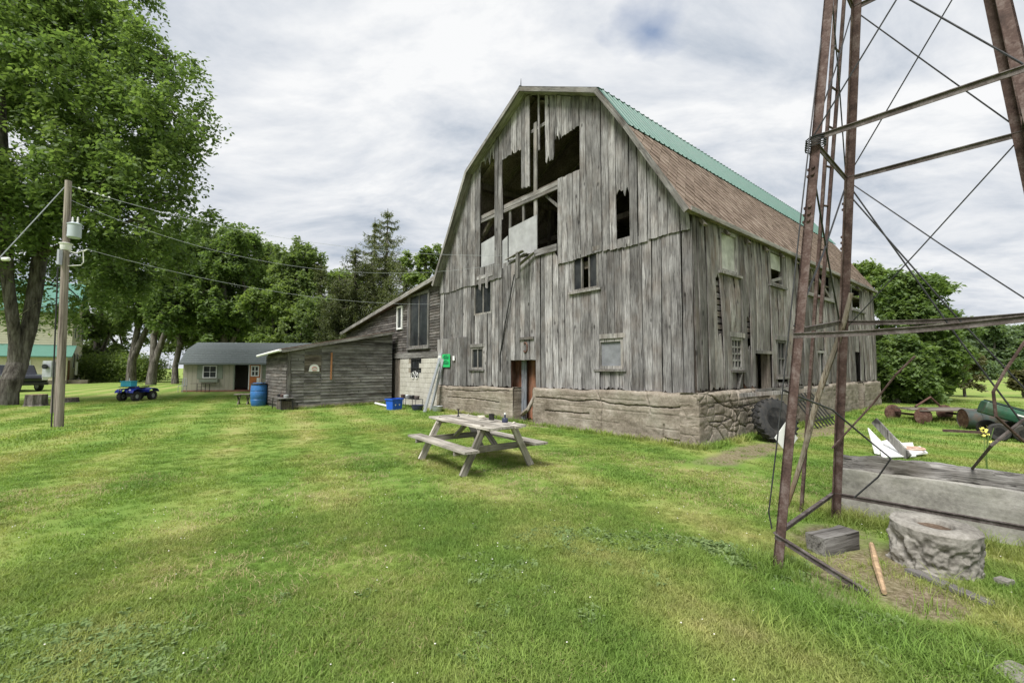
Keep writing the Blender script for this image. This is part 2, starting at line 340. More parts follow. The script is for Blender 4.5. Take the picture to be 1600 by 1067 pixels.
# ------------------------------------------------------------------ plank builder
def plank(parent, org, wv, lv, Wd, l0, l1a, l1b, th, mat, name='board', jag0=0, jag1=0, lean=0, bulge=0, split=0):
    wv, lv = Vector(wv), Vector(lv); nv = lv.cross(wv); nc, nrw = 5, 5; v = []; f = []
    bot = [l0 + (abs(rng.gauss(0, jag0)) if jag0 else rng.uniform(0, .006)) for _ in range(nc)]
    top = [l1a + (l1b - l1a) * i / (nc - 1) - (abs(rng.gauss(0, jag1)) if jag1 else 0) for i in range(nc)]
    e0, e1 = rng.uniform(-.003, .003), rng.uniform(-.003, .003); ph = rng.uniform(0, 6); wob = rng.uniform(.002, .006)
    for side_ in (0, 1):
        for j in range(nrw):
            q = j / (nrw - 1)
            for i in range(nc):
                l = bot[i] + (top[i] - bot[i]) * q; u = i / (nc - 1)
                x = u * Wd + lean * q + wob * math.sin(ph + 5 * q) + (e0 if i == 0 else e1 if i == nc - 1 else 0)
                y = side_ * th + bulge * math.sin(math.pi * q) + (split * (1 - q) ** 3)
                if side_ and i in (0, nc - 1): y -= .002
                v.append((x, y, l - l0))
    k = nc * nrw
    for j in range(nrw - 1):
        for i in range(nc - 1):
            a = j * nc + i; f.append((a, a + 1, a + nc + 1, a + nc)); f.append((k + a, k + a + nc, k + a + nc + 1, k + a + 1))
    for j in range(nrw - 1):
        a = j * nc; f.append((a, a + nc, k + a + nc, k + a)); a += nc - 1; f.append((a, k + a, k + a + nc, a + nc))
    for i in range(nc - 1):
        f.append((i, k + i, k + i + 1, i + 1)); a = (nrw - 1) * nc + i; f.append((a, a + 1, k + a + 1, k + a))
    me = bpy.data.meshes.new(name); me.from_pydata(v, [], f); me.materials.append(mat)
    o = link(name, me, parent); p = Vector(org) + lv * l0
    o.matrix_basis = Matrix(((wv.x, nv.x, lv.x, p.x), (wv.y, nv.y, lv.y, p.y), (wv.z, nv.z, lv.z, p.z), (0, 0, 0, 1)))
    return o
def breaks(a0, a1, wmin, wmax, forced=()):
    fs = sorted(x for x in forced if a0 + .03 < x < a1 - .03); ks = [a0]
    for x in fs + [a1]:
        L = x - ks[-1]
        if L < .04: continue
        n = max(1, round(L / rng.uniform((wmin + wmax) / 2 * .9, (wmin + wmax) / 2 * 1.1))); base = ks[-1]
        ws = [rng.uniform(wmin, wmax) for _ in range(n)]; sc = L / sum(ws)
        for w_ in ws: base += w_ * sc; ks.append(base)
    return ks
def boarding(parent, pl, ks, zb, zt, ops, mat, th=.025, n0=0, wild=0, bj=0):
    # pl 'front' (plane x=-n0, a = y) or 'side' (plane y=-n0, a = x); ops: (a0, a1, z0, z1, jag above, jag below)
    for a, b in zip(ks[:-1], ks[1:]):
        gap = rng.choice([.006, .010, .014, .022, .032]); m = (a + b) / 2
        segs = [(zb(m), None, bj, 0)]
        cuts = sorted([o for o in ops if o[0] - .001 < m < o[1] + .001], key=lambda o: o[2])
        out = []; lo, jlo = zb(m), bj
        for o in cuts:
            if o[2] > lo + .06: out.append((lo, o[2], jlo, o[5]))
            lo, jlo = max(lo, o[3]), o[4]
        out.append((lo, None, jlo, 0))
        for lo, hi, j0, j1 in out:
            ta, tb = (zt(a), zt(b)) if hi is None else (hi, hi)
            if max(ta, tb) - lo < .08: continue
            dn = rng.uniform(0, .012); ln = rng.gauss(0, .012) + wild * rng.uniform(-1, .35); bu = abs(rng.gauss(0, .006)) + wild * rng.uniform(0, .5); sp = wild * rng.uniform(0, .6) if lo < 2 else 0
            if pl == 'front': plank(parent, (-n0 - dn, a, 0), (0, 1, 0), (0, 0, 1), b - a - gap, lo, ta, tb, th, mat, jag0=j0, jag1=j1, lean=ln, bulge=bu, split=sp)
            else: plank(parent, (b, -n0 - dn, 0), (-1, 0, 0), (0, 0, 1), b - a - gap, lo, tb, ta, th, mat, jag0=j0, jag1=j1, lean=-ln, bulge=bu, split=sp)

# ------------------------------------------------------------------ the barn
barn = thing('barn', 'large weathered grey gambrel barn with broken gable boards and green metal upper roof', 'barn', bw(0, 0), YAW)
BW, BL, EV = 10.66, 15.5, 5.12
PROF = [(-.14, 4.97), (1.37, 7.49), (2.26, 8.83), (5.33, 10.44), (8.40, 8.83), (10.80, 4.97)]
def roofz(s):
    for (a, za_), (b, zb_) in zip(PROF[:-1], PROF[1:]):
        if a <= s <= b: return za_ + (zb_ - za_) * (s - a) / (b - a)
    return 4.97
def fz(px, py): return front(px, py)[1]
def fs(px): return front(px, 400)[0]
# boards of the gable: upper tier laps over the lower one
PAN = (fs(841), fs(795)); UP = [
    (fs(855), fs(830), fz(841, 386), 10.13, .10, 0), (fs(869), fs(855), fz(841, 386), 7.73, .14, 0), (fs(873), fs(869), fz(841, 386), 8.30, .25, 0),
    (fs(881), fs(873), 7.10, 8.22, .22, 0), (fs(909), fs(881), 7.10, 8.28, .03, .02), (fs(830), fs(817), 6.0, 7.28, .05, 0), (fs(841), fs(830), 6.0, 7.28, .05, 0),
    (fs(817), fs(786), 5.4, 8.62, .05, 0), (fs(830), fs(817), 5.2, 7.26, .05, 0), (fs(775), fs(752), 5.2, 8.75, .28, 0), (fs(987), fs(966), 4.85, 5.87, .16, 0), (fs(873), fs(841), 4.6, 5.35, 0, 0), (fs(841), fs(786), 4.6, 5.6, 0, 0)]
forced = sorted({round(x, 3) for o in UP for x in o[:2]})
def zt_up(s): return roofz(s) - .13
boarding(barn, 'front', breaks(.0, BW, .19, .31, forced), lambda s: 4.62 + .03 * math.sin(s * 3), zt_up, UP, M_W, .026, .04, .012, .012)
LOW = [(fs(769.5), fs(742), 3.53, 4.70, 0, 0), (fs(936), fs(895), 3.73, 4.72, .02, 0), (fs(757), fs(738), 1.60, 2.38, 0, 0), (fs(972), fs(935), 1.15, 2.39, 0, .0), (fs(838), fs(799), 0, 1.89, .01, 0)]
forced = [x for o in LOW for x in o[:2]] + [fs(873), fs(786)]
boarding(barn, 'front', breaks(.0, BW, .20, .32, forced), lambda s: 1.10 - .012 * s, lambda s: 5.12 if fs(873) < s < fs(775) else 4.80, LOW, M_W, .026, 0, .02, .03)
for (a, b, z0, z1, j) in ((.30, .34, 0, 0, 0),): pass
plank(barn, (-.05, fs(846.5), 0), (0, 1, 0), (0, 0, 1), .075, 8.25, 10.1, 10.1, .02, M_W, jag0=.06)
plank(barn, (-.05, fs(788), 0), (0, 1, 0), (0, 0, 1), .07, 6.6, 8.05, 7.9, .02, M_W, jag1=.2, lean=.05)
plank(barn, (-.05, fs(784), 0), (0, 1, 0), (0, 0, 1), .1, 4.7, 5.7, 5.7, .02, M_W, jag0=.06)
for a, b, z0, z1 in ((fs(840), fs(796), 5.2, 6.32), (fs(775), fs(753), 5.15, 6.18), (fs(794), fs(786), 5.0, 6.0)):
    m = MB(); m.add([(-.03, a, z0), (-.03, b, z0 - .04), (-.03, b, z1 - .1), (-.03, a, z1), (.0, a, z0), (.0, b, z0 - .04), (.0, b, z1 - .1), (.0, a, z1)], [(0, 1, 2, 3), (4, 7, 6, 5), (0, 4, 5, 1), (1, 5, 6, 2), (2, 6, 7, 3), (3, 7, 4, 0)])
    m.build('plywood_panel', M_PLY, barn)
plank(barn, (-.09, fs(873), 5.02), (0, 0, 1), (0, 1, 0), .2, .0, .95, .95, .03, M_W, name='rail_board')
plank(barn, (-.09, fs(773), 4.78), (0, 0, 1), (0, 1, 0), .12, .0, .95, .95, .03, M_W, name='rail_board')
for s_ in (7.35, 7.75): plank(barn, (-.08, s_, 0), (0, 1, 0), (0, 0, 1), .13, 4.35, 4.9, 4.95, .02, M_W, jag0=.05)
# long side, loose and wavy
def st_(px): return side(px, 450)[0]
SD = [(1.22, 2.15, 3.90, 4.95, 0, 0), (4.10, 5.10, 3.95, 4.98, 0, 0), (7.10, 9.75, 4.02, 4.95, .02, .03), (12.05, 13.75, 3.95, 4.9, .02, .02), (1.62, 2.26, 1.62, 2.38, 0, 0), (1.88, 2.26, 1.2, 1.52, 0, .02),
      (2.94, 4.02, 0, 2.02, .02, 0), (4.42, 5.08, 1.25, 2.42, .03, 0), (7.75, 8.52, 1.14, 2.22, .03, 0), (12.15, 12.9, 0, 2.27, .02, 0), (.97, 1.2, 2.45, 3.66, .08, .08), (2.52, 2.72, 2.3, 2.85, .1, .1)]
forced = sorted({x for o in SD for x in o[:2]})
boarding(barn, 'side', breaks(.0, BL, .17, .29, forced), lambda t: 1.10 if t > 3 else 1.15, lambda t: EV + .02, SD, M_WS, .024, .0, .09, .045)
for i in range(9): plank(barn, (.9 + rng.uniform(0, .05), .03, 2.4 + i * .145), (0, 0, 1), (1, 0, 0), .11, 0, 1.95, 1.95, .02, M_DARKW if i % 2 else M_WS, name='lath')
# hidden walls (seen from inside through the gaps)
for a, b in zip(*(lambda k: (k[:-1], k[1:]))(breaks(0, BW, .3, .42, [1.4]))):
    for lo, hi in ([(1.1, 3.9), (4.9, None)] if b < 1.45 else [(1.1, None)]):
        plank(barn, (BL, b, 0), (0, -1, 0), (0, 0, 1), b - a - .006, lo, hi or roofz(b) - .13, hi or roofz(a) - .13, .025, M_W)
for a, b in zip(*(lambda k: (k[:-1], k[1:]))(breaks(0, BL, .32, .46))):
    plank(barn, (a, BW, 0), (1, 0, 0), (0, 0, 1), b - a - .006, 1.0, EV, EV, .025, M_W)
MB().box((0, BW - .1, -.1), (BL, BW + .1, 1.15)).build('foundation_wall', M_FOUND, barn)
MB().box((BL - .1, 0, -.1), (BL + .1, BW - .12, 1.15)).build('foundation_wall', M_FOUND, barn)
# roof: deck, trims, coverings
for i, ((a, za_), (b, zb_)) in enumerate(zip(PROF[:-1], PROF[1:])):
    nx, nz_ = -(zb_ - za_), (b - a); L = math.hypot(nx, nz_); nx, nz_ = nx / L, nz_ / L; d = .06
    e = .012
    p = [(0, a, za_), (0, b, zb_), (0, b - nx * d, zb_ - nz_ * d), (0, a - nx * d, za_ - nz_ * d)]
    MB().prism([(-.34, y, z) for _, y, z in p], (0, 0, 0), (16.1, 0, 0)).build('roof_deck', M_DARKW, barn)
    if i == 4: MB().prism([(-.34, a + nx * e, za_ + nz_ * e), (-.34, b + nx * e, zb_ + nz_ * e), (-.34, b + nx * .03, zb_ + nz_ * .03), (-.34, a + nx * .03, za_ + nz_ * .03)], (0, 0, 0), (16.1, 0, 0)).build('roof_felt', M_SHING_L, barn)
    if i == 3: MB().prism([(-.34, a + nx * e, za_ + nz_ * e), (-.34, b + nx * e, zb_ + nz_ * e), (-.34, b + nx * .03, zb_ + nz_ * .03), (-.34, a + nx * .03, za_ + nz_ * .03)], (0, 0, 0), (16.1, 0, 0)).build('metal_sheet', M_GREEN, barn)
    # rake trim board standing on the gable overhang
    lv = Vector((0, b - a, zb_ - za_)).normalized()
    wv = Vector((0, lv.z, -lv.y)) if True else None
    plank(barn, Vector((-.346, a, za_)) + Vector((0, -lv.z, lv.y)) * .02, wv, lv, .125, 0, L, L, .028 if lv.cross(wv).x < 0 else -.028, M_SOFF, name='rake_board')
    q = Vector((-.02, a, za_)) - Vector((0, nx, nz_)) * .075
    plank(barn, q + Vector((-.0, 0, 0)), (-1, 0, 0), lv, .31, 0.02, L - .02, L - .02, .012 if lv.cross(Vector((-1, 0, 0))).dot(Vector((0, nx, nz_))) < 0 else -.012, M_SOFF, name='soffit_board')
plank(barn, (-.3, -.16, 4.94), (0, 0, 1), (1, 0, 0), .11, 0, 16, 16, .025, M_SOFF, name='eave_board')
(a, za_), (b, zb_) = PROF[0], PROF[1]; lv = Vector((0, b - a, zb_ - za_)); SL = lv.length; lv.normalize(); nv = Vector((0, -lv.z, lv.y))
sw, sh = .40, .40; allsh = []
for r in range(int(SL / (sh / 2)) + 1):
    for c_ in range(41):
        t0 = -.34 + c_ * sw + (sw / 2 if r % 2 else 0); l = r * sh / 2
        pts = []
        for dt, dl, h in ((0, -sh / 2, .026), (sw / 2, 0, .016), (0, sh / 2, .006), (-sw / 2, 0, .016)):
            tt = min(max(t0 + dt * .985, -.37), 15.78); ll = min(max(l + dl * .985, -.05), SL)
            pts.append(Vector((tt, a, za_)) + lv * ll + nv * (h + rng.uniform(0, .007)))
        if max(p.x for p in pts) - min(p.x for p in pts) < .1: continue
        allsh.append((t0 * 1.0, pts))
allsh.sort(key=lambda q: q[0]); rest = MB()
for i, (t0, pts) in enumerate(allsh):
    m = MB() if i < 290 else rest; low = [p - nv * .012 for p in pts]
    m.add(low + pts, [(0, 3, 2, 1), (4, 5, 6, 7), (0, 1, 5, 4), (1, 2, 6, 5), (2, 3, 7, 6), (3, 0, 4, 7)])
    if i < 290: m.build('shingle', M_SHING, barn)
tag(rest.build('shingle_field', M_SHING, barn), kind='stuff')
def sheet_mesh(L, over):
    m = MB(); prof = []
    for k in range(4): x = k * .225; prof += [(x, 0), (x + .15, 0), (x + .168, .024), (x + .204, .024)]
    prof.append((.905, 0)); n = len(prof)
    m.v = [(x, -over, z + .004) for x, z in prof] + [(x, L, z + .004) for x, z in prof] + [(x, -over, z - .004) for x, z in prof] + [(x, L, z - .004) for x, z in prof]
    for i in range(n - 1):
        m.f += [(i, i + 1, n + i + 1, n + i), (2 * n + i, 3 * n + i, 3 * n + i + 1, 2 * n + i + 1), (i, 2 * n + i, 2 * n + i + 1, i + 1)]
    m.mi = [0] * len(m.f); return m.mesh('metal_sheet', M_GREEN)
for (a, za_), (b, zb_) in ((PROF[1], PROF[2]), (PROF[2], PROF[3])):
    lv = Vector((0, b - a, zb_ - za_)); L = lv.length; lv.normalize(); nv = Vector((0, -lv.z, lv.y)); me = sheet_mesh(L, .06)
    for i in range(18):
        o = link('metal_sheet', me, barn); p = Vector((-.36 + i * .9, a, za_)) + nv * (.03 + .002 * (i % 2))
        o.matrix_basis = Matrix(((1, 0, 0, p.x), (0, lv.y, nv.y, p.y), (0, lv.z, nv.z, p.z), (0, 0, 0, 1)))
MB().add([(-.36, 5.15, 10.38), (-.36, 5.33, 10.50), (-.36, 5.51, 10.38), (15.8, 5.15, 10.38), (15.8, 5.33, 10.50), (15.8, 5.51, 10.38)], [(0, 1, 4, 3), (1, 2, 5, 4)]).build('ridge_cap', M_GREEN, barn)
MB().tube([(-.3, 5.33, 10.45), (-.32, 5.3, 10.72)], [.02, .006], 6).build('lightning_rod', M_DARKM, barn)
# frame seen through the holes
for i in range(14):
    t = .35 + i * 1.13
    for (a, za_), (b, zb_) in ((PROF[0], PROF[2]), (PROF[2], PROF[3]), (PROF[3], PROF[4]), (PROF[4], PROF[5])):
        MB().beam((t, a, za_ - .19), (t, b, zb_ - .19), .06, .14, (1, 0, 0)).build('rafter', M_DARKW, barn)
for s_, z in ((2.26, 8.45), (8.4, 8.45)): MB().beam((.1, s_, z), (15.4, s_, z), .18, .2).build('purlin', M_DARKW, barn)
for t in (.22, 4.0, 7.8, 11.6, 15.2):
    for s_ in (2.3, 8.4):
        MB().beam((t, s_, 1), (t, s_, 8.4), .2, .2).build('post', M_DARKW, barn)
    for z, e in ((4.45, .15), (7.1, 1.35)): MB().beam((t, e, z), (t, BW - e, z), .2, .2).build('tie_beam', M_DARKW, barn)
    for s_, e in ((2.3, 1), (8.4, -1)): MB().beam((t, s_, 6.2), (t, s_ + e * 1.1, 7.1), .1, .12, (1, 0, 0)).build('brace', M_DARKW, barn)
    for s_ in (.1, BW - .1): MB().beam((t, s_, 1), (t, s_, 5.05), .18, .18).build('post', M_DARKW, barn)
MB().box((.34, .05, 4.5), (BL - .1, BW - .05, 4.54)).build('loft_floor', M_DARKW, barn)
plank(barn, (.012, fs(873), 6.98), (0, 0, 1), (0, 1, 0), .13, 0, 4.1, 4.1, .05, M_SOFF, name='girt'); plank(barn, (-.02, fs(873), 6.84), (0, 0, 1), (0, 1, 0), .1, 0, 4.1, 4.1, .05, M_SOFF, name='girt')
plank(barn, (.05, fs(860), 9.05), (0, 0, 1), (0, 1, 0), .1, 0, 1.2, 1.2, .05, M_SOFF, name='girt')
for px, z0, z1, w_ in ((838, 5.4, 9.3, .13), (818, 5.5, 7.0, .09), (797, 5.5, 7.0, .09)): plank(barn, (.07, fs(px), 0), (0, 1, 0), (0, 0, 1), w_, z0, z1, z1, .05, M_SOFF, name='stud')
MB().beam((.12, fs(850), 6.85), (.12, fs(874), 6.25), .07, .09, (1, 0, 0)).build('brace', M_SOFF, barn)
# foundation walls with cracks, pour lines and worn tops
def seg_d(P, Q, a, z):
    dx, dz = Q[0] - P[0], Q[1] - P[1]; t = np.clip(((a - P[0]) * dx + (z - P[1]) * dz) / (dx * dx + dz * dz + 1e-9), 0, 1)
    return np.hypot(a - P[0] - t * dx, z - P[1] - t * dz)
def foundation(pl, a0, a1, n, zt, cracks, mat, seed, back=.42, res=.03, amp=1.0, rub=0):
    rc = random.Random(seed); cells = [(a0 + rc.uniform(-.4, rub + .3), rc.uniform(0, 1.15)) for _ in range(int(rub * 16))]
    na = int((a1 - a0) / res); A = np.concatenate([[a0] * 7, np.linspace(a0, a1, na), [a1] * 7]); N = np.concatenate([np.linspace(-back, -.01, 7), np.zeros(na), np.linspace(-.01, -back, 7)])
    nz_ = 64 if res < .03 else 36; rows = []
    U = A + N * .8
    for j in range(nz_ + 3):
        q = min(j / nz_, 1); top = np.array([zt(x) for x in A]) + .05 * (fbm(U * 2.2, U * 0 + 3, 3, seed) - .5) * 2
        z = -.08 + (top + .08) * q; nn = N.copy()
        d = .045 * (fbm(U * 1.1, z * 1.3, 3, seed) - .5) + .03 * (fbm(U * 9, z * 11, 3, seed + 9) - .5)
        for zl in (.33, .64, .9): d -= .02 * np.exp(-((z - zl - .05 * (vnoise(U * .6, U * 0, seed + 3) - .5) - .012 * (fbm(U * 14, U * 0, 2, seed) - .5)) / .009) ** 2) * (vnoise(U * 1.4, U * 0 + zl * 9, seed + 5) > .38)
        for c_ in cracks:
            for P, Q in zip(c_[:-1], c_[1:]):
                jit = .05 * (fbm(U * 6, z * 6, 3, seed + 17) - .5); d -= .11 * np.exp(-(seg_d(P, Q, A + jit, z + jit) / .010) ** 2)
        if rub:
            F1 = np.full(len(U), 9.); F2 = np.full(len(U), 9.)
            for cx_, cz_ in cells:
                e = np.hypot((U - cx_) * .8, z - cz_) + .05 * (fbm(U * 7, z * 7, 2, seed) - .5); lo = e < F1; F2 = np.where(lo, F1, np.minimum(F2, e)); F1 = np.where(lo, e, F1)
            wgt = np.clip((rub - np.abs(U - a0)) / .4, 0, 1); d -= wgt * .05 * np.exp(-((F2 - F1) / .016) ** 2); d += wgt * (.02 - .06 * F1)
        d = d * amp; d -= .05 * max(0, (q - .93) / .07) ** 2
        if j > nz_: nn = np.minimum(nn, -(.2 if j == nz_ + 1 else back)); d = d * 0; z = z + .02 * (fbm(U * 5, U * 0 + j, 2, seed) - .5)
        nn = nn + n + np.where(N < -.005, 0, d); aa = A + np.where(N < -.005, (d * .6) * np.where(A < (a0 + a1) / 2, -1, 1), 0)
        rows.append(np.stack([-nn, aa, z], 1) if pl == 'front' else np.stack([aa, -nn, z], 1))
    v = np.concatenate(rows); m = len(A); J, I = np.meshgrid(np.arange(len(rows) - 1), np.arange(m - 1), indexing='ij'); q0 = (J * m + I).ravel()
    qs = np.stack([q0, q0 + 1, q0 + m + 1, q0 + m], 1)
    if pl == 'front': qs = qs[:, ::-1]
    me = np_mesh('foundation_wall', v, qs, mat); me.polygons.foreach_set('use_smooth', [True] * len(me.polygons)); return link('foundation_wall', me, barn)
def zc(pts): return [front(660 + .3 * x, 380 + .3 * y, -.14) for x, y in pts]
CR = [zc([(590, 800), (800, 822), (900, 816), (1000, 838), (1290, 858), (1420, 850)]), zc([(905, 760), (935, 840), (933, 1010)]), zc([(1165, 770), (1190, 885)]), zc([(1258, 945), (1255, 1012), (1335, 1032), (1440, 1050)]), zc([(640, 872), (870, 890)])]
CRL = [zc([(120, 762), (290, 772), (430, 766), (450, 770)]), zc([(130, 800), (260, 808), (400, 830)])]
foundation('front', -.15, 4.98, .15, lambda s: 1.12 - .012 * s, CR, M_FOUND, 3, res=.016, rub=.45)
foundation('front', 5.95, 10.72, .13, lambda s: 1.11 - .014 * s, CRL, M_FOUND, 11, res=.022)
CS = [[(.25, 1.1), (.9, .82), (1.4, .72), (2.9, .78)], [(1.2, 1.1), (1.45, .6), (1.35, .1)], [(.1, .5), (.8, .45), (1.3, .5)], [(2.1, 1.0), (2.2, .5), (2.9, .42)], [(.5, 1.0), (.55, .72)]]
foundation('side', -.16, 2.92, .15, lambda t: 1.13, CS, M_FOUND, 21, amp=1.15, res=.016, rub=3.2)
foundation('side', 4.03, 12.1, .12, lambda t: 1.10, [[(5, 1.0), (5.6, .5), (5.7, 0)], [(9, 1.1), (9.2, .4)]], M_FOUND, 31, res=.05)
foundation('side', 12.95, 15.6, .14, lambda t: 1.08, [], M_FOUND, 41, res=.06)
# openings: windows, doors, shutters
def pbox(pl, a0, a1, z0, z1, n0, n1, m=None):
    m = m or MB()
    return m.box((-n1, a0, z0), (-n0, a1, z1)) if pl == 'front' else m.box((a0, -n1, z0), (a1, -n0, z1))
def window(parent, pl, a0, a1, z0, z1, n=.03, fw=.07, cols=2, rows=1, frame=M_SOFF, glass=M_GLASS, sill=True, lintel=False, broken=(), mu=.02):
    m = MB(); pbox(pl, a0, a0 + fw, z0, z1, n - .08, n + .03, m); pbox(pl, a1 - fw, a1, z0, z1, n - .08, n + .03, m)
    pbox(pl, a0 + fw, a1 - fw, z1 - fw, z1, n - .08, n + .027, m); pbox(pl, a0 + fw, a1 - fw, z0, z0 + fw, n - .08, n + .027, m)
    w_ = (a1 - a0 - 2 * fw) / cols; h_ = (z1 - z0 - 2 * fw) / rows
    for c_ in range(1, cols): pbox(pl, a0 + fw + c_ * w_ - mu, a0 + fw + c_ * w_ + mu, z0 + fw, z1 - fw, n - .05, n + .01, m)
    for r in range(1, rows): pbox(pl, a0 + fw, a1 - fw, z0 + fw + r * h_ - mu, z0 + fw + r * h_ + mu, n - .048, n + .006, m)
    o = m.build('window', frame, parent)
    for c_ in range(cols):
        for r in range(rows):
            if (c_, r) in broken: continue
            pbox(pl, a0 + fw + c_ * w_, a0 + fw + (c_ + 1) * w_, z0 + fw + r * h_, z0 + fw + (r + 1) * h_, n - .03, n - .022).build('pane', glass, o)
    if sill: pbox(pl, a0 - .1, a1 + .1, z0 - .06, z0 - .003, n - .06, n + .09).build('sill', frame, o)
    if lintel: pbox(pl, a0 - .08, a1 + .08, z1 + .003, z1 + .12, n - .05, n + .06).build('lintel', frame, o)
    return o
window(barn, 'front', fs(769.5), fs(742), 3.53, 4.70, 0, .06, 2, 1, sill=False, broken=()); window(barn, 'front', fs(936), fs(895), 3.73, 4.72, .01, .06, 3, 1, lintel=True, broken=((1, 0),))
window(barn, 'front', fs(757), fs(738), 1.60, 2.38, 0, .07, 2, 1, lintel=True)
o = window(barn, 'front', fs(972), fs(933), 1.62, 2.39, -.02, .08, 1, 1, glass=plain('slate_grey_panel', (.17, .175, .185), .7, var=.2, sc=4), lintel=True, sill=True)
for k, a in enumerate(breaks(fs(972), fs(935), .1, .18)[:-1]): plank(barn, (.03, a, 0), (0, 1, 0), (0, 0, 1), .13, 1.1, 1.58, 1.58, .025, M_W, jag0=.05, jag1=.02)
pbox('front', fs(836), fs(814), 2.52, 2.6, .02, .09).build('lintel', M_SOFF, barn)
m = MB(); m.tube([(-.05, 5.42 + .09 * math.cos(a), 2.28 + .15 * math.sin(a)) for a in np.linspace(.9, 5.6, 12)], .028, 6); m.build('horseshoe_fitting', M_RUSTR, barn)
# gable door
for k, a in enumerate(breaks(4.9, 6.8, .16, .24)[:-1]): plank(barn, (.42, a, 0), (0, 1, 0), (0, 0, 1), .2, .02, 1.9, 1.9, .03, M_DOORB, name='door_board', jag0=.03)
plank(barn, (.26, 5.70, 0), (0, 1, 0), (0, 0, 1), .24, .02, 1.88, 1.88, .03, M_DOORG, name='door_jamb')
pbox('front', 4.92, 6.2, 1.885, 1.96, -.3, .02).build('lintel', M_SOFF, barn)
# side openings
def side_frame(a0, a1, z0, z1, panel=None, zp=None):
    o = window(barn, 'side', a0, a1, z0, z1, .02, .08, 1, 1, glass=panel or M_GLASS, lintel=True, broken=() if panel and zp is None else ((0, 0),)); return o
side_frame(1.22, 2.15, 3.90, 4.92, M_PALE)
o = side_frame(4.1, 5.1, 3.95, 4.95, M_PALE, 1); pbox('side', 4.2, 5.0, 4.42, 4.86, -.01, .0).build('panel', M_PALE, o); MB().beam((4.25, -.03, 4.05), (4.95, -.03, 4.22), .03, .08).build('loose_slat', M_SOFF, o)
o = side_frame(7.1, 9.75, 4.0, 4.95); MB().beam((7.8, .02, 4.9), (9.6, .02, 4.1), .07, .1).build('brace', M_SOFF, o)
side_frame(12.05, 13.75, 3.93, 4.9)
window(barn, 'side', 1.62, 2.26, 1.6, 2.38, .02, .07, 3, 4, lintel=True); window(barn, 'side', 4.42, 5.08, 1.4, 2.42, .02, .07, 2, 2, lintel=True, broken=((1, 0),))
MB().beam((1.9, -.05, 1.15), (2.1, -.05, 1.55), .04, .09, (0, 1, 0)).build('loose_slat', M_SOFF, barn)
window(barn, 'side', 7.75, 8.52, 1.16, 2.22, .02, .08, 2, 1, broken=((0, 0),))
for k, a in enumerate(breaks(2.9, 4.05, .18, .26)[:-1]): plank(barn, (a + .2, .35, 0), (-1, 0, 0), (0, 0, 1), .21, .02, 2.0, 2.0, .03, M_DOORB if k % 2 else M_WS, name='door_board', jag0=.04)
pbox('side', 2.85, 4.1, 2.02, 2.1, -.05, .07).build('lintel', M_SOFF, barn)
for a in (12.15, 12.52): plank(barn, (a + .3, .3, 0), (-1, 0, 0), (0, 0, 1), .32, .02, 2.2, 2.2, .03, M_DOORG, name='door_board')
plank(barn, (2.6, -.2, 1.04), (0, 0, 1), (1, 0, 0), .09, 0, 3.3, 3.3, -.03, M_WS, name='rail_board')
# overlay of newer boards at the left end of the gable
for a, b in zip(*(lambda k: (k[:-1], k[1:]))(breaks(fs(733), 10.78, .36, .44))): plank(barn, (-.06, a, 0), (0, 1, 0), (0, 0, 1), b - a - .008, .98, 2.78, 2.8, .03, M_W)
# broken hay-track hood and its rod
for k in range(4): plank(barn, (-.08 - k * .12, 4.9 + rng.uniform(-.1, .2), 5.12 + rng.uniform(-.05, .05)), Vector((-1, 0, rng.uniform(-.25, .25))).normalized(), Vector((0, 1, -.30 + rng.uniform(-.12, .12))).normalized(), .11, 0, .75 + rng.uniform(-.2, .3), .9, .025, M_W, name='hood_board', jag0=.05, jag1=.08)
MB().beam((-.5, 5.25, 4.35), (-.5, 5.25, 5.15), .1, .08).build('hood_post', M_SOFF, barn)
MB().tube([(-.12, fs(808), 4.62), (-.10, (fs(808) + fs(784)) / 2, 3.4), (-.06, fs(784), 2.1), (-.06, fs(784), 1.55)], .022, 6).build('hanging_rod', M_DARKM, barn)

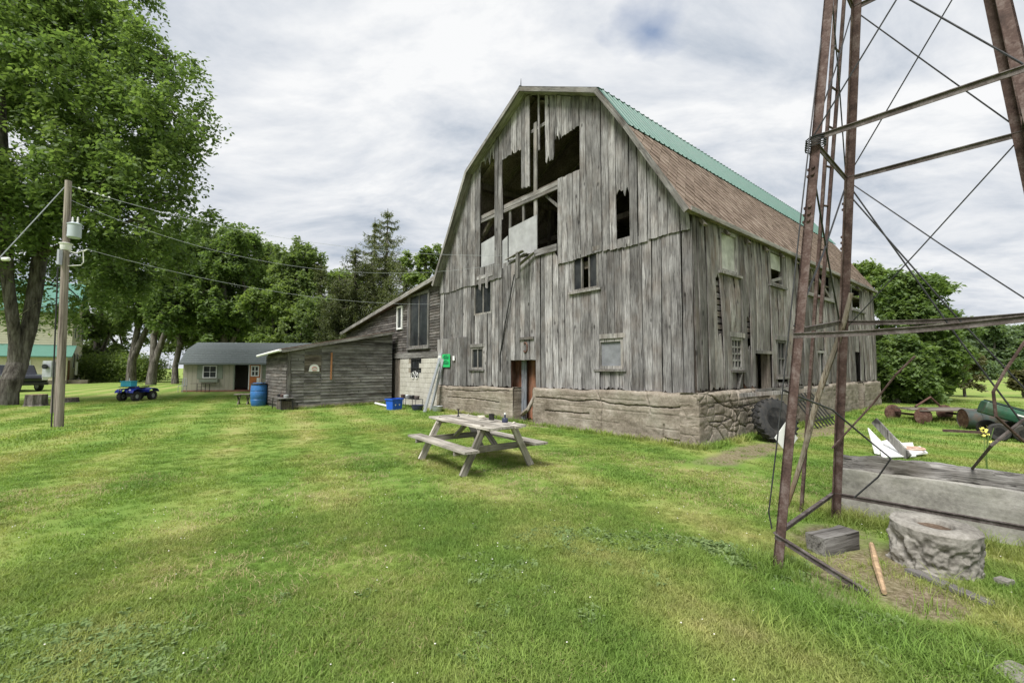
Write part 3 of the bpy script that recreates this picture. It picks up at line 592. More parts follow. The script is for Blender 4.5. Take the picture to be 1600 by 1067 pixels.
# ------------------------------------------------------------------ lean-to between barn and low shed
lean = thing('lean_to', 'dark clapboard lean-to with block base joined to the left side of the barn', 'lean-to', bw(10.72, .0), YAW)
def lz(s): return 5.30 - (s) * .140
LT = [(.85, 2.68, 2.52, 4.92), (3.42, 3.98, 3.45, 4.55)]
def lap_row(parent, z, h, a0, a1, zmaxf, ops, mat, x0=0, tilt=.018):
    cuts = [a0] + sorted({a for o in ops for a in o[:2] if a0 < a < a1}) + [a1]
    if a1 - a0 > 5: cuts = sorted(cuts + [a0 + rng.uniform(.3, .7) * (a1 - a0)])
    for a, b in zip(cuts[:-1], cuts[1:]):
        m_ = (a + b) / 2
        if any(o[0] < m_ < o[1] and o[2] < z + h / 2 < o[3] for o in ops) or b - a < .03: continue
        if zmaxf(a) < z + .006: a = a + (z + .006 - zmaxf(a)) / .205
        if a > b - .05: continue
        za, zb2 = min(z + h, zmaxf(a)), min(z + h, zmaxf(b))
        if za < z + .01 and zb2 < z + .01: continue
        za, zb2 = max(za, z + .005), max(zb2, z + .005); L = b - a - .004; j = rng.uniform(-.004, .004)
        me = bpy.data.meshes.new('board')
        me.from_pydata([(0, -tilt - .012, j), (L, -tilt - .012, rng.uniform(-.004, .004)), (L, -.006, zb2 - z), (0, -.006, za - z), (0, .006 - tilt, 0), (L, .006 - tilt, 0), (L, .012, zb2 - z), (0, .012, za - z)], [],
                       [(0, 1, 2, 3), (4, 7, 6, 5), (0, 4, 5, 1), (2, 6, 7, 3), (0, 3, 7, 4), (1, 5, 6, 2)])
        me.materials.append(mat); o = link('board', me, parent)
        # local x runs along the wall; wall along +y of the thing when x0 is None, else along +x
        if x0 is None: o.location = (0, b, z); o.rotation_euler = (0, 0, -math.pi / 2)
        else: o.location = (a, x0, z)
def mirror_clip(f): return f
# gable-side wall runs along local y, faces -x
for i in range(28):
    z = 2.1 + i * .118
    # rows are laid from b towards a, so the roof slope is read reversed
    cuts_ops = LT
    a0, a1 = .02, 11.2
    cuts = [a0] + sorted({a for o in cuts_ops for a in o[:2]}) + [6.0, a1]
    for a, b in zip(cuts[:-1], cuts[1:]):
        m_ = (a + b) / 2
        if any(o[0] < m_ < o[1] and o[2] < z + .06 < o[3] for o in cuts_ops): continue
        za, zb2 = min(z + .125, lz(a) - .05), min(z + .125, lz(b) - .05)
        if za < z + .01: continue
        zb2 = max(zb2, z + .004)
        b2 = b if zb2 > z + .005 else a + (lz(a) - .05 - z) / .14
        me = bpy.data.meshes.new('board'); L = b2 - a - .004; t0 = .03
        me.from_pydata([(0, t0, 0), (L, t0, rng.uniform(-.006, .006)), (L, .006, zb2 - z), (0, .006, za - z), (0, 0, 0), (L, 0, 0), (L, -.006, zb2 - z), (0, -.006, za - z)], [], [(0, 1, 2, 3), (4, 7, 6, 5), (0, 4, 5, 1), (2, 6, 7, 3), (0, 3, 7, 4), (1, 5, 6, 2)])
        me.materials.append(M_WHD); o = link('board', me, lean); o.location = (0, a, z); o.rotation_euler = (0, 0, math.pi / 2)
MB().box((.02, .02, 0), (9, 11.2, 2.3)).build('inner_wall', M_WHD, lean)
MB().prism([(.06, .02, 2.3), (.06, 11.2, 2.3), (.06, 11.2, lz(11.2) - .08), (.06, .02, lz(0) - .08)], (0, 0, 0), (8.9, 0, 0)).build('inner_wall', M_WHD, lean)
MB().prism([(-.3, -.1, lz(-.1)), (-.3, 11.5, lz(11.5)), (-.3, 11.5, lz(11.5) + .07), (-.3, -.1, lz(-.1) + .07)], (0, 0, 0), (9.6, 0, 0)).build('roof', M_SHING_L, lean)
plank(lean, (-.31, -.05, lz(-.05) - .1), Vector((0, .14, 1)).normalized(), Vector((0, 1, -.14)).normalized(), .17, 0, 11.5, 11.5, .03, M_SOFF, name='rake_board')
for r in range(10):
    x = (.2 if r % 2 else 0); z = r * .205; a = .0
    while a < 3.45:
        L = (.2 if (r % 2 and a == 0) else .4); b = min(a + L, 3.46)
        if not (1.42 < (a + b) / 2 < 2.42 and 1.2 < z + .1 < 2.06) and b - a > .05:
            MB().box((-.10, a + .004, z + .004), (.0, b - .004, z + .2)).build('block', M_BLOCK, lean, bevel=.006)
        a = b
MB().box((-.088, .0, 0), (.015, 1.42, 2.04)).build('mortar', M_FOUND, lean); MB().box((-.088, 2.42, 0), (.015, 3.46, 2.04)).build('mortar', M_FOUND, lean); MB().box((-.088, 1.42, 0), (.015, 2.42, 1.2)).build('mortar', M_FOUND, lean)
window(lean, 'front', 1.42, 2.42, 1.22, 2.06, .04, .06, 2, 2, frame=M_DARKM, sill=False)
m = MB()
for a in (1.75, 2.1): m.tube([(-.13, a + .13 * math.cos(q), 1.32 + .13 * math.sin(q)) for q in np.linspace(0, 6.28, 14)], .012, 5)
m.tube([(-.13, 1.75, 1.32), (-.13, 1.86, 1.5), (-.13, 2.04, 1.48), (-.13, 2.1, 1.32)], .012, 5); m.build('bicycle_ornament', M_WHITE, lean)
window(lean, 'front', .85, 2.68, 2.52, 4.92, .05, .1, 2, 1, frame=M_SOFF, sill=True); window(lean, 'front', 3.42, 3.98, 3.45, 4.55, .05, .08, 1, 1, frame=M_WHITE, sill=False)
plank(lean, (-.05, 2.72, 0), (0, 1, 0), (0, 0, 1), .13, 2.3, 4.92, 4.9, .03, M_W, name='trim_board')
plank(lean, (-.05, 0, 2.09), (0, 0, 1), (0, 1, 0), .24, 0, 4.2, 4.2, -.04, M_SOFF, name='trim_board')
for k, a in enumerate(breaks(3.5, 4.8, .18, .26)[:-1]): plank(lean, (-.01, a, 0), (0, 1, 0), (0, 0, 1), .2, .05, 2.06, 2.06, .03, M_DARKW, name='door_board')

# ------------------------------------------------------------------ low shed
LY = YAW + .085
shed0 = bw(14.37, -4.78)
low = thing('low_shed', 'low grey plank shed with sagging rusty roof edge left of the lean-to', 'shed', shed0, LY)
def sz(x): return 2.42 + x * .205
for i in range(27):
    z = .14 + i * .128
    lap_row(low, z, .134, .10, 4.55, lambda x: sz(x) - .04, [(.62, 1.3, 1.48, 2.2)] if i < 20 else [], M_WH, 0)
    b = 0
    if z < 2.1:
        me = bpy.data.meshes.new('board'); me.from_pydata([(0, .028, 0), (2.8, .028, 0), (2.8, .006, .132), (0, .006, .132), (0, 0, 0), (2.8, 0, 0), (2.8, -.006, .132), (0, -.006, .132)], [], [(0, 1, 2, 3), (4, 7, 6, 5), (0, 4, 5, 1), (2, 6, 7, 3), (0, 3, 7, 4), (1, 5, 6, 2)])
        me.materials.append(M_WHD); o = link('board', me, low); o.location = (0, .1, z); o.rotation_euler = (0, 0, math.pi / 2)
MB().prism([(.03, .03, 0), (4.5, .03, 0), (4.5, .03, sz(4.5) - .09), (.03, .03, sz(0) - .09)], (0, 0, 0), (0, 2.85, 0)).build('inner_wall', M_WHD, low)
plank(low, (.1, -.02, 0), (-1, 0, 0), (0, 0, 1), .13, .05, 2.38, 2.38, .03, M_SOFF, name='corner_board')
MB().box((.0, -.05, -.05), (4.5, .02, .16), .008).build('sill_beam', M_FOUND, low)
plank(low, (.64, -.0, 2.16), (0, 0, 1), (1, 0, 0), .06, -.08, .76, .76, -.03, M_SOFF, name='window_trim'); plank(low, (.64, 0, 1.42), (0, 0, 1), (1, 0, 0), .06, -.08, .76, .76, -.03, M_SOFF, name='window_trim')
for i in range(5): plank(low, (.62, .0, 1.48 + i * .14), (0, 0, 1), (1, 0, 0), .135, 0, .68, .68, -.006, M_DARKW, name='window_board')
plank(low, (1.73, -.05, 0), (-1, 0, 0), (0, 0, 1), .07, 1.15, 2.3, 2.3, .02, plain('orange_lath', (.36, .17, .08), .8), name='brace_lath')
rm = MB(); n = 9
for i in range(n):
    y = -.22 + i * .40; dz = -.045 * max(0, y) - .05 * math.sin(min(1, max(0, y) / 4) * math.pi * .5) ** 2
    rm.v += [(-.32, y, sz(-.32) + dz), (4.55, y, sz(4.55) + dz), (4.55, y, sz(4.55) + dz + .05), (-.32, y, sz(-.32) + dz + .05)]
for i in range(n - 1):
    a = i * 4; rm.f += [(a, a + 1, a + 5, a + 4), (a + 1, a + 2, a + 6, a + 5), (a + 2, a + 3, a + 7, a + 6), (a + 3, a, a + 4, a + 7)]
rm.f += [(0, 3, 2, 1), (n * 4 - 4, n * 4 - 3, n * 4 - 2, n * 4 - 1)]; rm.mi = [0] * len(rm.f); rm.build('roof', rust('rusty_roof_sheet', (.09, .05, .04), (.17, .11, .09), (.27, .22, .2)), low)
MB().tube([(-.36, -.22 + i * .40, sz(-.32) - .045 * max(0, -.22 + i * .40) - .02 - .03 * i / 8) for i in range(9)], .05, 8).build('gutter', M_WHITE, low)
plank(low, (-.3, -.23, sz(-.3) - .11), Vector((-.205, 0, 1)).normalized(), Vector((1, 0, .205)).normalized(), .12, 0, 4.95, 4.95, -.025, M_SOFF, name='rake_board')
m = MB(); m.prism([(.78, -.062, 1.5)] + [(1.0 + .2 * math.cos(a), -.062, 1.6 + .2 * math.sin(a)) for a in np.linspace(0, math.pi, 12)][::-1] + [(1.2, -.062, 1.5)], (0, 0, 0), (0, .02, 0))
sg = m.build('round_sign', M_WHITE, low); m = MB(); m.tube([(1.0 + .1 * math.cos(a), -.07, 1.6 + .08 * math.sin(a)) for a in np.linspace(.2, math.pi - .2, 8)], .012, 5); m.tube([(.92, -.07, 1.55), (1.08, -.07, 1.55)], .012, 5); m.build('red_emblem', plain('red_paint', (.5, .07, .06), .5), sg)
# ------------------------------------------------------------------ windmill tower
TC, TTH, TA, TK = (3.438, 3.602), .721, .925, .088
tower = thing('windmill_tower', 'rusty steel four-legged windmill tower with ladder and loose braces', 'tower', (TC[0], TC[1], 0), TTH)
def lp(i, z): su, sv_ = [(-1, 1), (1, 1), (-1, -1), (1, -1)][i]; r = TA - TK * z; return Vector((su * r, sv_ * r, z))     # A, B, C, D (local y points to the barn gable side)
RZ = [.27, 2.0, 3.61, 5.3, 6.9, 8.4, 9.7]
for i in range(4):
    su, sv_ = [(-1, 1), (1, 1), (-1, -1), (1, -1)][i]; m = MB(); p, q = lp(i, -.1), lp(i, 10)
    w_ = .072; th = .012
    for k, (dx, dy) in enumerate(((1, 0), (0, 1))):
        a0 = Vector((0, 0, 0)); a1 = Vector((-su * w_ * dx, -sv_ * w_ * dy, 0)); n_ = Vector((-su * th * dy, -sv_ * th * dx, 0))
        b_ = [p + a0, p + a1, p + a1 + n_, p + a0 + n_]; t_ = [q + a0, q + a1, q + a1 + n_, q + a0 + n_]; m.hexa(b_ + t_)
    leg = m.build('leg', M_RUST, tower)
    m = MB()
    for z in (2.9, 2.96, 3.02, 3.3, 3.36, 6.1, 6.2):
        c_ = lp(i, z) + Vector((-su * .035, sv_ * .004, 0)); m.lathe([(.014, -.012), (.014, .012), (.004, .017)], c_, 'y', 6)
        c_ = lp(i, z) + Vector((su * .004, -sv_ * .035, 0)); m.lathe([(.014, -.012), (.014, .012), (.004, .017)], c_, 'x', 6)
    tag(m.build('bolts', M_RUST, leg), kind='stuff')
def angle_bar(p, q, w_=.05, sag=0, mat=M_RUSTG, name='ring_bar'):
    p, q = Vector(p), Vector(q); m = MB(); k = 7; pts = [p.lerp(q, i / (k - 1)) - Vector((0, 0, sag * math.sin(math.pi * i / (k - 1)))) for i in range(k)]
    for a, b in zip(pts[:-1], pts[1:]):
        m.beam(a, b, .008, w_); m.beam(a + Vector((0, 0, w_ / 2)), b + Vector((0, 0, w_ / 2)), w_ * .8, .007)
    return m.build(name, mat, tower)
for j, z in enumerate(RZ):
    for i, k in ((0, 1), (0, 2), (1, 3), (2, 3)):
        zA, zB = z, z
        if j == 1: zA, zB = {(0, 1): (1.95, 2.13), (0, 2): (1.92, 1.98), (1, 3): (2.13, 2.1), (2, 3): (2.0, 2.1)}[(i, k)]
        if j == 0 and (i, k) == (0, 2): continue
        angle_bar(lp(i, zA), lp(k, zB), (.042 if j else .04), sag=.03 if j == 1 and k > 1 else 0, mat=M_RUSTG)
w2l = (Matrix.Translation(Vector((TC[0], TC[1], 0))) @ Matrix.Rotation(TTH, 4, 'Z')).inverted()
def TL(p): return w2l @ Vector(p)
angle_bar(lp(0, .27), TL(gnd(1357, 933)) + Vector((0, 0, .02)), .045, name='fallen_ring_bar')
for j in range(1, len(RZ) - 1):
    for i, k in ((0, 1), (0, 2), (1, 3), (2, 3)):
        for a, b in ((i, k), (k, i)):
            if j == 1 and (i, k) in ((0, 2), (0, 1)) : continue
            p, q = lp(a, RZ[j]), lp(b, RZ[j + 1]); m_ = p.lerp(q, .5) + Vector((rng.uniform(-.01, .01), rng.uniform(-.01, .01), -.01)); MB().tube([p, m_, q], .006, 6).build('brace_rod', M_DARKM, tower)
for p, q in ((lp(1, 3.6), lp(3, .3)), (lp(1, 3.5), lp(3, .9)), (lp(0, 3.5), lp(1, 2.1)), (lp(1, 3.55), lp(0, 2.0))): MB().tube([p, p.lerp(q, .5) - Vector((0, 0, .05)), q], .008, 6).build('brace_rod', M_DARKM, tower)
m = MB(); m.tube([TL(at(1300, 700, 4.75)), TL(at(1362, 633, 4.6)), TL(at(1400, 585, 4.4)), TL(at(1430, 556, 4.3))], .010, 6); m.build('bent_rod', M_RUST, tower)
m = MB(); m.tube([TL(at(1605, 528, 3.3)), TL(at(1570, 580, 3.3)), TL(at(1552, 612, 3.3)), TL(at(1556, 650, 3.3)), TL(at(1600, 690, 3.3))], .011, 6); m.build('bent_rod', M_RUST, tower)
m = MB(); m.tube([TL(at(1606, 650, 3.5)), TL(at(1550, 695, 3.6)), TL(gnd(1500, 755, .3))], .012, 6); m.build('bent_rod', M_RUSTG, tower)
m = MB(); m.tube([TL(at(1225, 610, 3.62)), TL(at(1300, 640, 4.4)), TL(at(1360, 690, 4.4)), TL(at(1392, 716, 4.3)), TL(at(1372, 745, 4.4)), TL(at(1335, 777, 4.55))], .009, 6); m.build('loose_wire', M_DARKM, tower)
m = MB(); m.tube([TL(at(1283, 60, 3.62)), TL(at(1252, 330, 3.58)), TL(at(1228, 560, 3.6)), TL(at(1213, 700, 3.6)), TL(at(1201, 800, 3.62)), TL(at(1206, 826, 3.6))], .006, 5); m.build('loose_wire', M_DARKM, tower)
lad = MB().beam(TL(gnd(1252, 799)), TL(at(1309, -40, 4.7)), .03, .045).build('ladder', M_RUST, tower)
r0, r1 = TL(at(1282, 505, 4.95)), TL(at(1322, -40, 4.85)); MB().beam(r0, r1, .03, .045).build('ladder_rail', M_RUST, lad)
l0, l1 = TL(gnd(1252, 799)), TL(at(1309, -40, 4.7))
for z in (2.45, 3.0, 3.5, 3.95, 4.4, 4.85, 5.3): MB().tube([l0.lerp(l1, z / l1.z), r0.lerp(r1, (z - r0.z) / (r1.z - r0.z))], .012, 6).build('rung', M_RUST, lad)
dm = MB(); c_ = TL(at(1228, 684, 3.86)); d_ = .135
ux = (TL(at(1240, 684, 3.86)) - c_).normalized(); dm.prism([c_ - ux * d_ * .75, c_ - Vector((0, 0, d_)), c_ + ux * d_ * .75, c_ + Vector((0, 0, d_))], (0, 0, 0), ux.cross(Vector((0, 0, 1))) * .006); dm.build('diamond_plate', M_WHITE, tower)
m = MB()
for k in range(5): m.tube([lp(0, 3.52 + k * .02) + Vector((.075 * math.cos(a) - (-.03), .075 * math.sin(a) - .03, .006 * a)) for a in np.linspace(0, 6.3, 10)], .006, 4)
m.build('wire_binding', M_DARKM, tower)
m = MB(); a_, b_ = gnd(1229, 792), at(1329, 459, 4.5); pts = [Vector(a_).lerp(b_, q) + Vector((.015 * math.sin(q * 9), 0, .015 * math.sin(q * 13))) for q in np.linspace(0, 1, 12)]
m.tube(pts, [.024, .026, .026, .027, .029, .03, .028, .032, .027, .026, .025, .02], 8)
tag(m.build('leaning_pole', wood('pale_pole_wood', (.12, .09, .065), (.30, .25, .19), (.45, .41, .35), brown=(.22, .13, .075), bamt=.8), smooth=True), 'long crooked bare wooden pole leaning against the windmill tower leg', 'pole')

# ------------------------------------------------------------------ things round the tower
def rough_ring():
    n = 170; prof = []
    H_ = .42; R0, R1 = .355, .165
    for q in np.linspace(0, 1, 44): prof.append((R0 + .02 * math.sin(q * 3) - .015 * q, q * H_, 1 if q < .68 else .3 + .7 * max(0, (.85 - q) / .17)))
    for q in np.linspace(.1, 1, 7): prof.append((R0 - .015 - (R0 - R1) * q, H_ + .012 * math.sin(q * 3) - .02 * (q < .2), .16))
    for q in np.linspace(.2, 1, 5): prof.append((R1 - .02 * q, H_ - .38 * q, .2))
    th = np.linspace(0, 2 * np.pi, n, endpoint=False); v = []
    for r, h, a in prof:
        u = th * 3.2; d = .10 * (fbm(u * 1.6, np.full(n, h * 8.), 3, 5) - .5) + .05 * (fbm(u * 3, np.full(n, h * 26.), 4, 8) - .5) - .018 * np.clip((vnoise(u * 1.8, np.full(n, h * 18.), 3) - .55) * 6, 0, 1) + .02 * (fbm(u * 12, np.full(n, h * 50.), 2, 8) - .5)
        w_ = np.minimum(1, np.minimum(th, 2 * np.pi - th) / .3); d = d * w_ * a
        lean_ = 1 - .06 * math.sin(h * 8); rr = r * lean_ + d; v.append(np.stack([rr * np.cos(th), rr * np.sin(th), np.full(n, h) + d * .25], 1))
    v = np.concatenate(v); J, I = np.meshgrid(np.arange(len(prof) - 1), np.arange(n), indexing='ij')
    qs = np.stack([J * n + I, J * n + (I + 1) % n, (J + 1) * n + (I + 1) % n, (J + 1) * n + I], -1).reshape(-1, 4)
    me = np_mesh('well_ring', v, qs, M_WELL); return me
o = link('well_ring', rough_ring()); o.scale = (.83, .83, .86); o.location = (3.55, 3.78, -.02); o.rotation_euler = (.02, -.05, 1.2); tag(o, 'rough broken concrete well ring with a round hole in its top', 'well ring'); q = MB().lathe([(.001, .385), (.08, .39), (.165, .375)], (0, 0, 0), 'z', 22).build('soil_fill', concrete('gravel_fill', (.05, .035, .025), (.12, .085, .06), (.22, .17, .13), bands=False), o)
def rough_block(name, L, Wd, Hh, mat, loc, rz, label, cat, amp=.02, res=.04, seed=1, tilt=(0, 0), parent=None):
    import bmesh
    bm = bmesh.new(); bmesh.ops.create_cube(bm, size=1); bmesh.ops.scale(bm, vec=(L, Wd, Hh), verts=bm.verts)
    for ax, ln in ((0, L), (1, Wd), (2, Hh)):
        k = max(1, int(ln / res))
        for i in range(1, k):
            co = Vector((0, 0, 0)); co[ax] = -ln / 2 + ln * i / k; no = Vector((0, 0, 0)); no[ax] = 1
            bmesh.ops.bisect_plane(bm, geom=bm.verts[:] + bm.edges[:] + bm.faces[:], plane_co=co, plane_no=no)
    P = np.array([v.co for v in bm.verts]); d = fbm(P[:, 0] * 4 + P[:, 2] * 3 + 31, P[:, 1] * 5 + P[:, 2] * 6 + 17, 4, seed) - .5; d2 = fbm(P[:, 0] * 4 + 77, P[:, 1] * 5 + P[:, 2] * 7 + 5, 4, seed + 4) - .5
    for v, a, b in zip(bm.verts, d, d2):
        c_ = v.co; e = Vector((c_.x / L, c_.y / Wd, c_.z / Hh)) * 2; near = sorted((abs(e.x), abs(e.y), abs(e.z)))[1]
        k = amp * (1 + 1.5 * (near > .9)); v.co += Vector((e.x * a * 2, e.y * b * 2, e.z * (a + b))) * k
    me = bpy.data.meshes.new(name); bm.to_mesh(me); bm.free(); me.materials.append(mat); me.polygons.foreach_set('use_smooth', [True] * len(me.polygons)); me.set_sharp_from_angle(angle=math.radians(35))
    o = link(name, me, parent); o.location = loc; o.rotation_euler = (tilt[0], tilt[1], rz)
    if label: tag(o, label, cat)
    return o
RY = YAW + math.pi / 2 + .12
c_ = bw(-5.25, -2.42); trough = rough_block('low_concrete_wall', 4.2, .22, .52, M_CONC, (c_.x, c_.y, .24), RY, 'low cast concrete wall carrying a split timber behind the well ring', 'wall', .02, .05, 3)
c_ = bw(-5.2, -2.42); tm = rough_block('timber_beam', .13, 4.2, .15, M_TIM, (c_.x + .02, c_.y + .02, .58), RY - math.pi / 2, 'long split grey timber lying on the low concrete wall', 'timber', .028, .04, 9, (-.008, .03))
c_ = gnd(1308, 862); rough_block('wood_block', .17, .46, .17, M_TIM, (c_.x, c_.y + .05, .075), -1.22, 'short squared grey wood block lying in the dirt beside the well ring', 'wood block', .008, .03, 5, (.02, 0))
def stick(name, pts, r, mat, label, cat, n=6): return tag(MB().tube(pts, r, n).build(name, mat, smooth=True), label, cat)
def gz(px, py, z): q = gnd(px, py); return (q.x, q.y, z)
M_STICK = plain('split_stick', (.36, .25, .15), .85, var=.35, sc=14)
stick('broken_stick', [gz(1362, 855, .03), gz(1370, 890, .035), gz(1382, 932, .03)], [.02, .026, .016], M_STICK, 'short broken brown stick on the dirt beside the wood block', 'stick')
b = thing('fallen_plank', 'thin grey weathered plank lying on the ground in front of the well ring', 'plank', gz(1420, 893, .035), 0)
d_ = Vector(gz(1555, 950, 0)) - Vector(gz(1420, 893, 0)); b.rotation_euler = (0, 0, math.atan2(d_.y, d_.x)); plank(b, (0, -.05, 0), (0, 1, 0), (1, 0, 0), .09, 0, d_.length, d_.length, -.025, M_W, jag0=.02, jag1=.03)
o = rough_block('pale_stone', .10, .08, .05, M_WELL, gz(1569, 914, .025), .3, 'small pale stone in the grass right of the well ring', 'stone', .006, .02, 12)
o = rough_block('grey_stone', .2, .16, .1, M_WELL, gz(1596, 1064, -.015), .3, 'grey stone at the bottom right edge of the lawn', 'stone', .03, .05, 22)
# scrap pile behind the wall
sc0 = gnd(1400, 712)
def sheet(name, px, label, mat, cat, th=.02, lift=0):
    pts = [Vector(at(*p)) for p in px]; n_ = (pts[1] - pts[0]).cross(pts[2] - pts[0]).normalized() * th
    return tag(MB().prism(pts, (0, 0, 0), n_).build(name, mat), label, cat)
sheet('scrap_sheet', [(1357, 668, 8.6), (1378, 690, 8.5), (1384, 712, 8.3), (1368, 708, 8.4)], 'upright torn white panel at the left of the scrap pile', M_WHITE, 'panel')
sheet('white_sheet', [(1372, 690, 8.7), (1400, 684, 8.9), (1432, 712, 8.1), (1378, 714, 8.0)], 'white plastic sheet lying under the grey plank in the scrap pile', M_WHITE, 'sheet')
pl_ = sheet('white_board', [(1395, 692, 8.9), (1426, 691, 9.0), (1428, 698, 8.7), (1398, 700, 8.6)], 'small white board at the back of the scrap pile', M_WHITE, 'board')
sgn = sheet('printed_sign_board', [(1405, 699, 8.5), (1438, 697, 8.6), (1450, 707, 8.25), (1412, 712, 8.1)], 'white sign board with a faded brown oval lying at the right of the scrap pile', M_WHITE, 'sign')
c_ = at(1427, 703, 8.36); m = MB(); m.tube([c_ + Vector((.16 * math.cos(a), .16 * math.sin(a), .035 - .12 * .16 * math.sin(a) * 0)) for a in np.linspace(0, 6.28, 18)], .02, 5); m.v = [(x, y, z) for x, y, z in m.v]; m.build('faded_oval', plain('faded_brown_print', (.5, .33, .25), .7), sgn)
p, q = Vector(at(1366, 657, 8.6)), Vector(at(1420, 714, 8.0)); tag(MB().beam(p, q, .035, .14).build('scrap_plank', M_SOFF), 'grey plank propped across the white scrap sheets', 'plank')
fl = thing('yellow_flower', 'yellow flowering weed growing behind the timber on the low wall', 'flower', gz(1544, 745, 0)); fb = at(1543, 718, fl.location.y)
m = MB()
for k in range(5): m.tube([(0, 0, 0), (rng.uniform(-.04, .04), rng.uniform(-.03, .03), .35), (rng.uniform(-.1, .1), rng.uniform(-.06, .06), rng.uniform(.55, .75))], .006, 4)
m.build('stem', plain('stem_green', (.1, .16, .04)), fl); m = MB()
for k in range(26):
    c_ = Vector((rng.gauss(0, .035), rng.gauss(0, .04), .66 + rng.gauss(0, .06))); u = Vector((rng.uniform(-1, 1), rng.uniform(-1, 1), rng.uniform(-1, 1))).normalized() * .025; w_ = u.orthogonal().normalized() * .02; m.add([c_ - u, c_ + w_, c_ + u, c_ - w_], [(0, 1, 2, 3)])
m.build('petals', plain('yellow_petal', (.6, .56, .12), .7), fl)
# tyre, gate, barn-side clutter
def wheel_mesh(m, c, ax, R, w, rim=.55, lugs=0):
    m.lathe([(R * rim, -w * .42), (R * .86, -w * .5), (R * .97, -w * .38), (R, -w * .15), (R, w * .15), (R * .97, w * .38), (R * .86, w * .5), (R * rim, w * .42), (R * rim, -w * .42)], c, ax, 28)
tt = gnd(1195, 690); ty = thing('tractor_tyre', 'big black tractor tyre leaning against the barn foundation', 'tyre', (tt.x, tt.y, 0))
piv = link('tyre', None); bpy.data.objects.remove(piv)
m = MB(); wheel_mesh(m, (0, 0, 0), 'y', .50, .26, .56)
for k in range(22):
    a = k * 2 * math.pi / 22
    for s_ in (-1, 1):
        a2 = a + (.14 if s_ > 0 else 0); p0 = Vector((.5 * math.cos(a2), .01 * s_, .5 * math.sin(a2))); p1 = Vector((.49 * math.cos(a2 + .16), .125 * s_, .49 * math.sin(a2 + .16))); m.beam(p0, p1, .035, .035, (math.cos(a2), 0, math.sin(a2)))
o = m.build('tread', M_BLACK, ty, smooth=True)
m = MB(); m.lathe([(.285, -.09), (.26, -.07), (.25, .0), (.26, .07), (.285, .09), (.27, .07), (.262, 0), (.27, -.07), (.285, -.09)], (0, 0, 0), 'y', 24); rim_ = m.build('rim', M_DARKM, ty, smooth=True)
m = MB()
for k in range(7): a = k * 2 * math.pi / 7; m.beam((.06 * math.cos(a), 0, .06 * math.sin(a)), (.265 * math.cos(a), 0, .265 * math.sin(a)), .02, .035)
m.lathe([(.07, -.05), (.07, .05)], (0, 0, 0), 'y', 14); m.build('spokes', M_RUSTG, ty)
for o in ty.children: o.location = (0, .12, .46); o.rotation_euler = (-.32, 0, 0)
ty.rotation_euler = (0, 0, .2); ty.location = bw(-.9, 1.95)
gt = thing('harrow_gate', 'black slatted iron harrow leaning against the barn side wall', 'harrow', bw(-.75, 5.1), YAW)
for k in range(7): MB().beam((k * .27, .0, .0), (k * .27 - .35, .58, 1.0), .05, .03).build('bar', M_DARKM, gt)
for q in (.2, .75): MB().beam((-.35 * q - .1, .58 * q - .03, q), (1.75 - .35 * q, .58 * q - .03, q), .03, .05).build('cross_bar', M_DARKM, gt)
tag(MB().beam(Vector(bw(-.25, 1.55, 1.02)) + Vector((0, 0, 0)), bw(-1.0, 4.8, 1.08), .04, .09).build('loose_board', M_WS), 'loose grey board propped out from the side wall above the tyre', 'board')

# ------------------------------------------------------------------ picnic table and what stands on it
LX = Vector((-.58, .81, 0)).normalized(); TY = math.atan2(LX.y, LX.x)
tb = thing('picnic_table', 'weathered grey wooden picnic table with attached benches on the lawn', 'picnic table', (-.66, 7.74, 0), TY)
for k in range(6): plank(tb, (0, -.375 + k * .126 + .126, .735 + rng.uniform(-.004, .004)), (0, -1, 0), (1, 0, 0), .113, -1.05 + rng.uniform(-.02, .02), 1.05, 1.05, .036, M_TBL, name='top_board')
for s_ in (-1, 1):
    for k in range(2): plank(tb, (0, s_ * .66 - .13 + k * .132 + .128, .425), (0, -1, 0), (1, 0, 0), .126, -1.06, 1.06, 1.06, .036, M_TBL, name='seat_board')
def member(p, q, w_, h_, name, up=(1, 0, 0)):
    p, q = Vector(p), Vector(q); d = (q - p); L = d.length; d.normalize(); u = Vector(up); wv = (u - d * u.dot(d)).normalized()
    return plank(tb, p - wv * (w_ / 2) - d.cross(wv) * (h_ / 2), wv, d, w_, 0, L, L, h_, M_TBL, name=name)
for x in (-.76, .76):
    for s_ in (-1, 1): member((x, s_ * .66, .0), (x, s_ * .27, .735), .045, .11, 'leg')
    member((x + (.05 if x > 0 else -.05) * -1, -.78, .37), (x - (.05 if x > 0 else -.05), .78, .37), .04, .10, 'seat_bearer'); member((x - (.05 if x > 0 else -.05), -.36, .68), (x - (.05 if x > 0 else -.05), .36, .68), .04, .09, 'top_bearer')
    member((x * .92, 0, .38), (x * .25, 0, .70), .09, .04, 'brace', (0, 1, 0))
def on_table(px, py): q = gnd(px, py, .771); return (q.x, q.y, .772)
rough_block('table_stone', .13, .085, .05, plain('tan_stone', (.5, .46, .38), .9), Vector(on_table(753, 653)) + Vector((0, 0, .02)), .5, 'flat tan stone lying on the picnic table', 'stone', .02, .025, 33)
cp = thing('tin_can', 'dented grey tin can standing near the middle of the picnic table', 'can', on_table(768, 656)); MB().lathe([(.045, 0), (.047, .01), (.046, .09), (.05, .10), (.044, .10), (.042, .015), (.001, .014)], (0, 0, 0), 'z', 16).build('body', M_DARKM, cp, smooth=True); MB().tube([(.046, 0, .08), (.085, 0, .07), (.085, 0, .03), (.046, 0, .02)], .006, 5).build('handle', M_DARKM, cp)
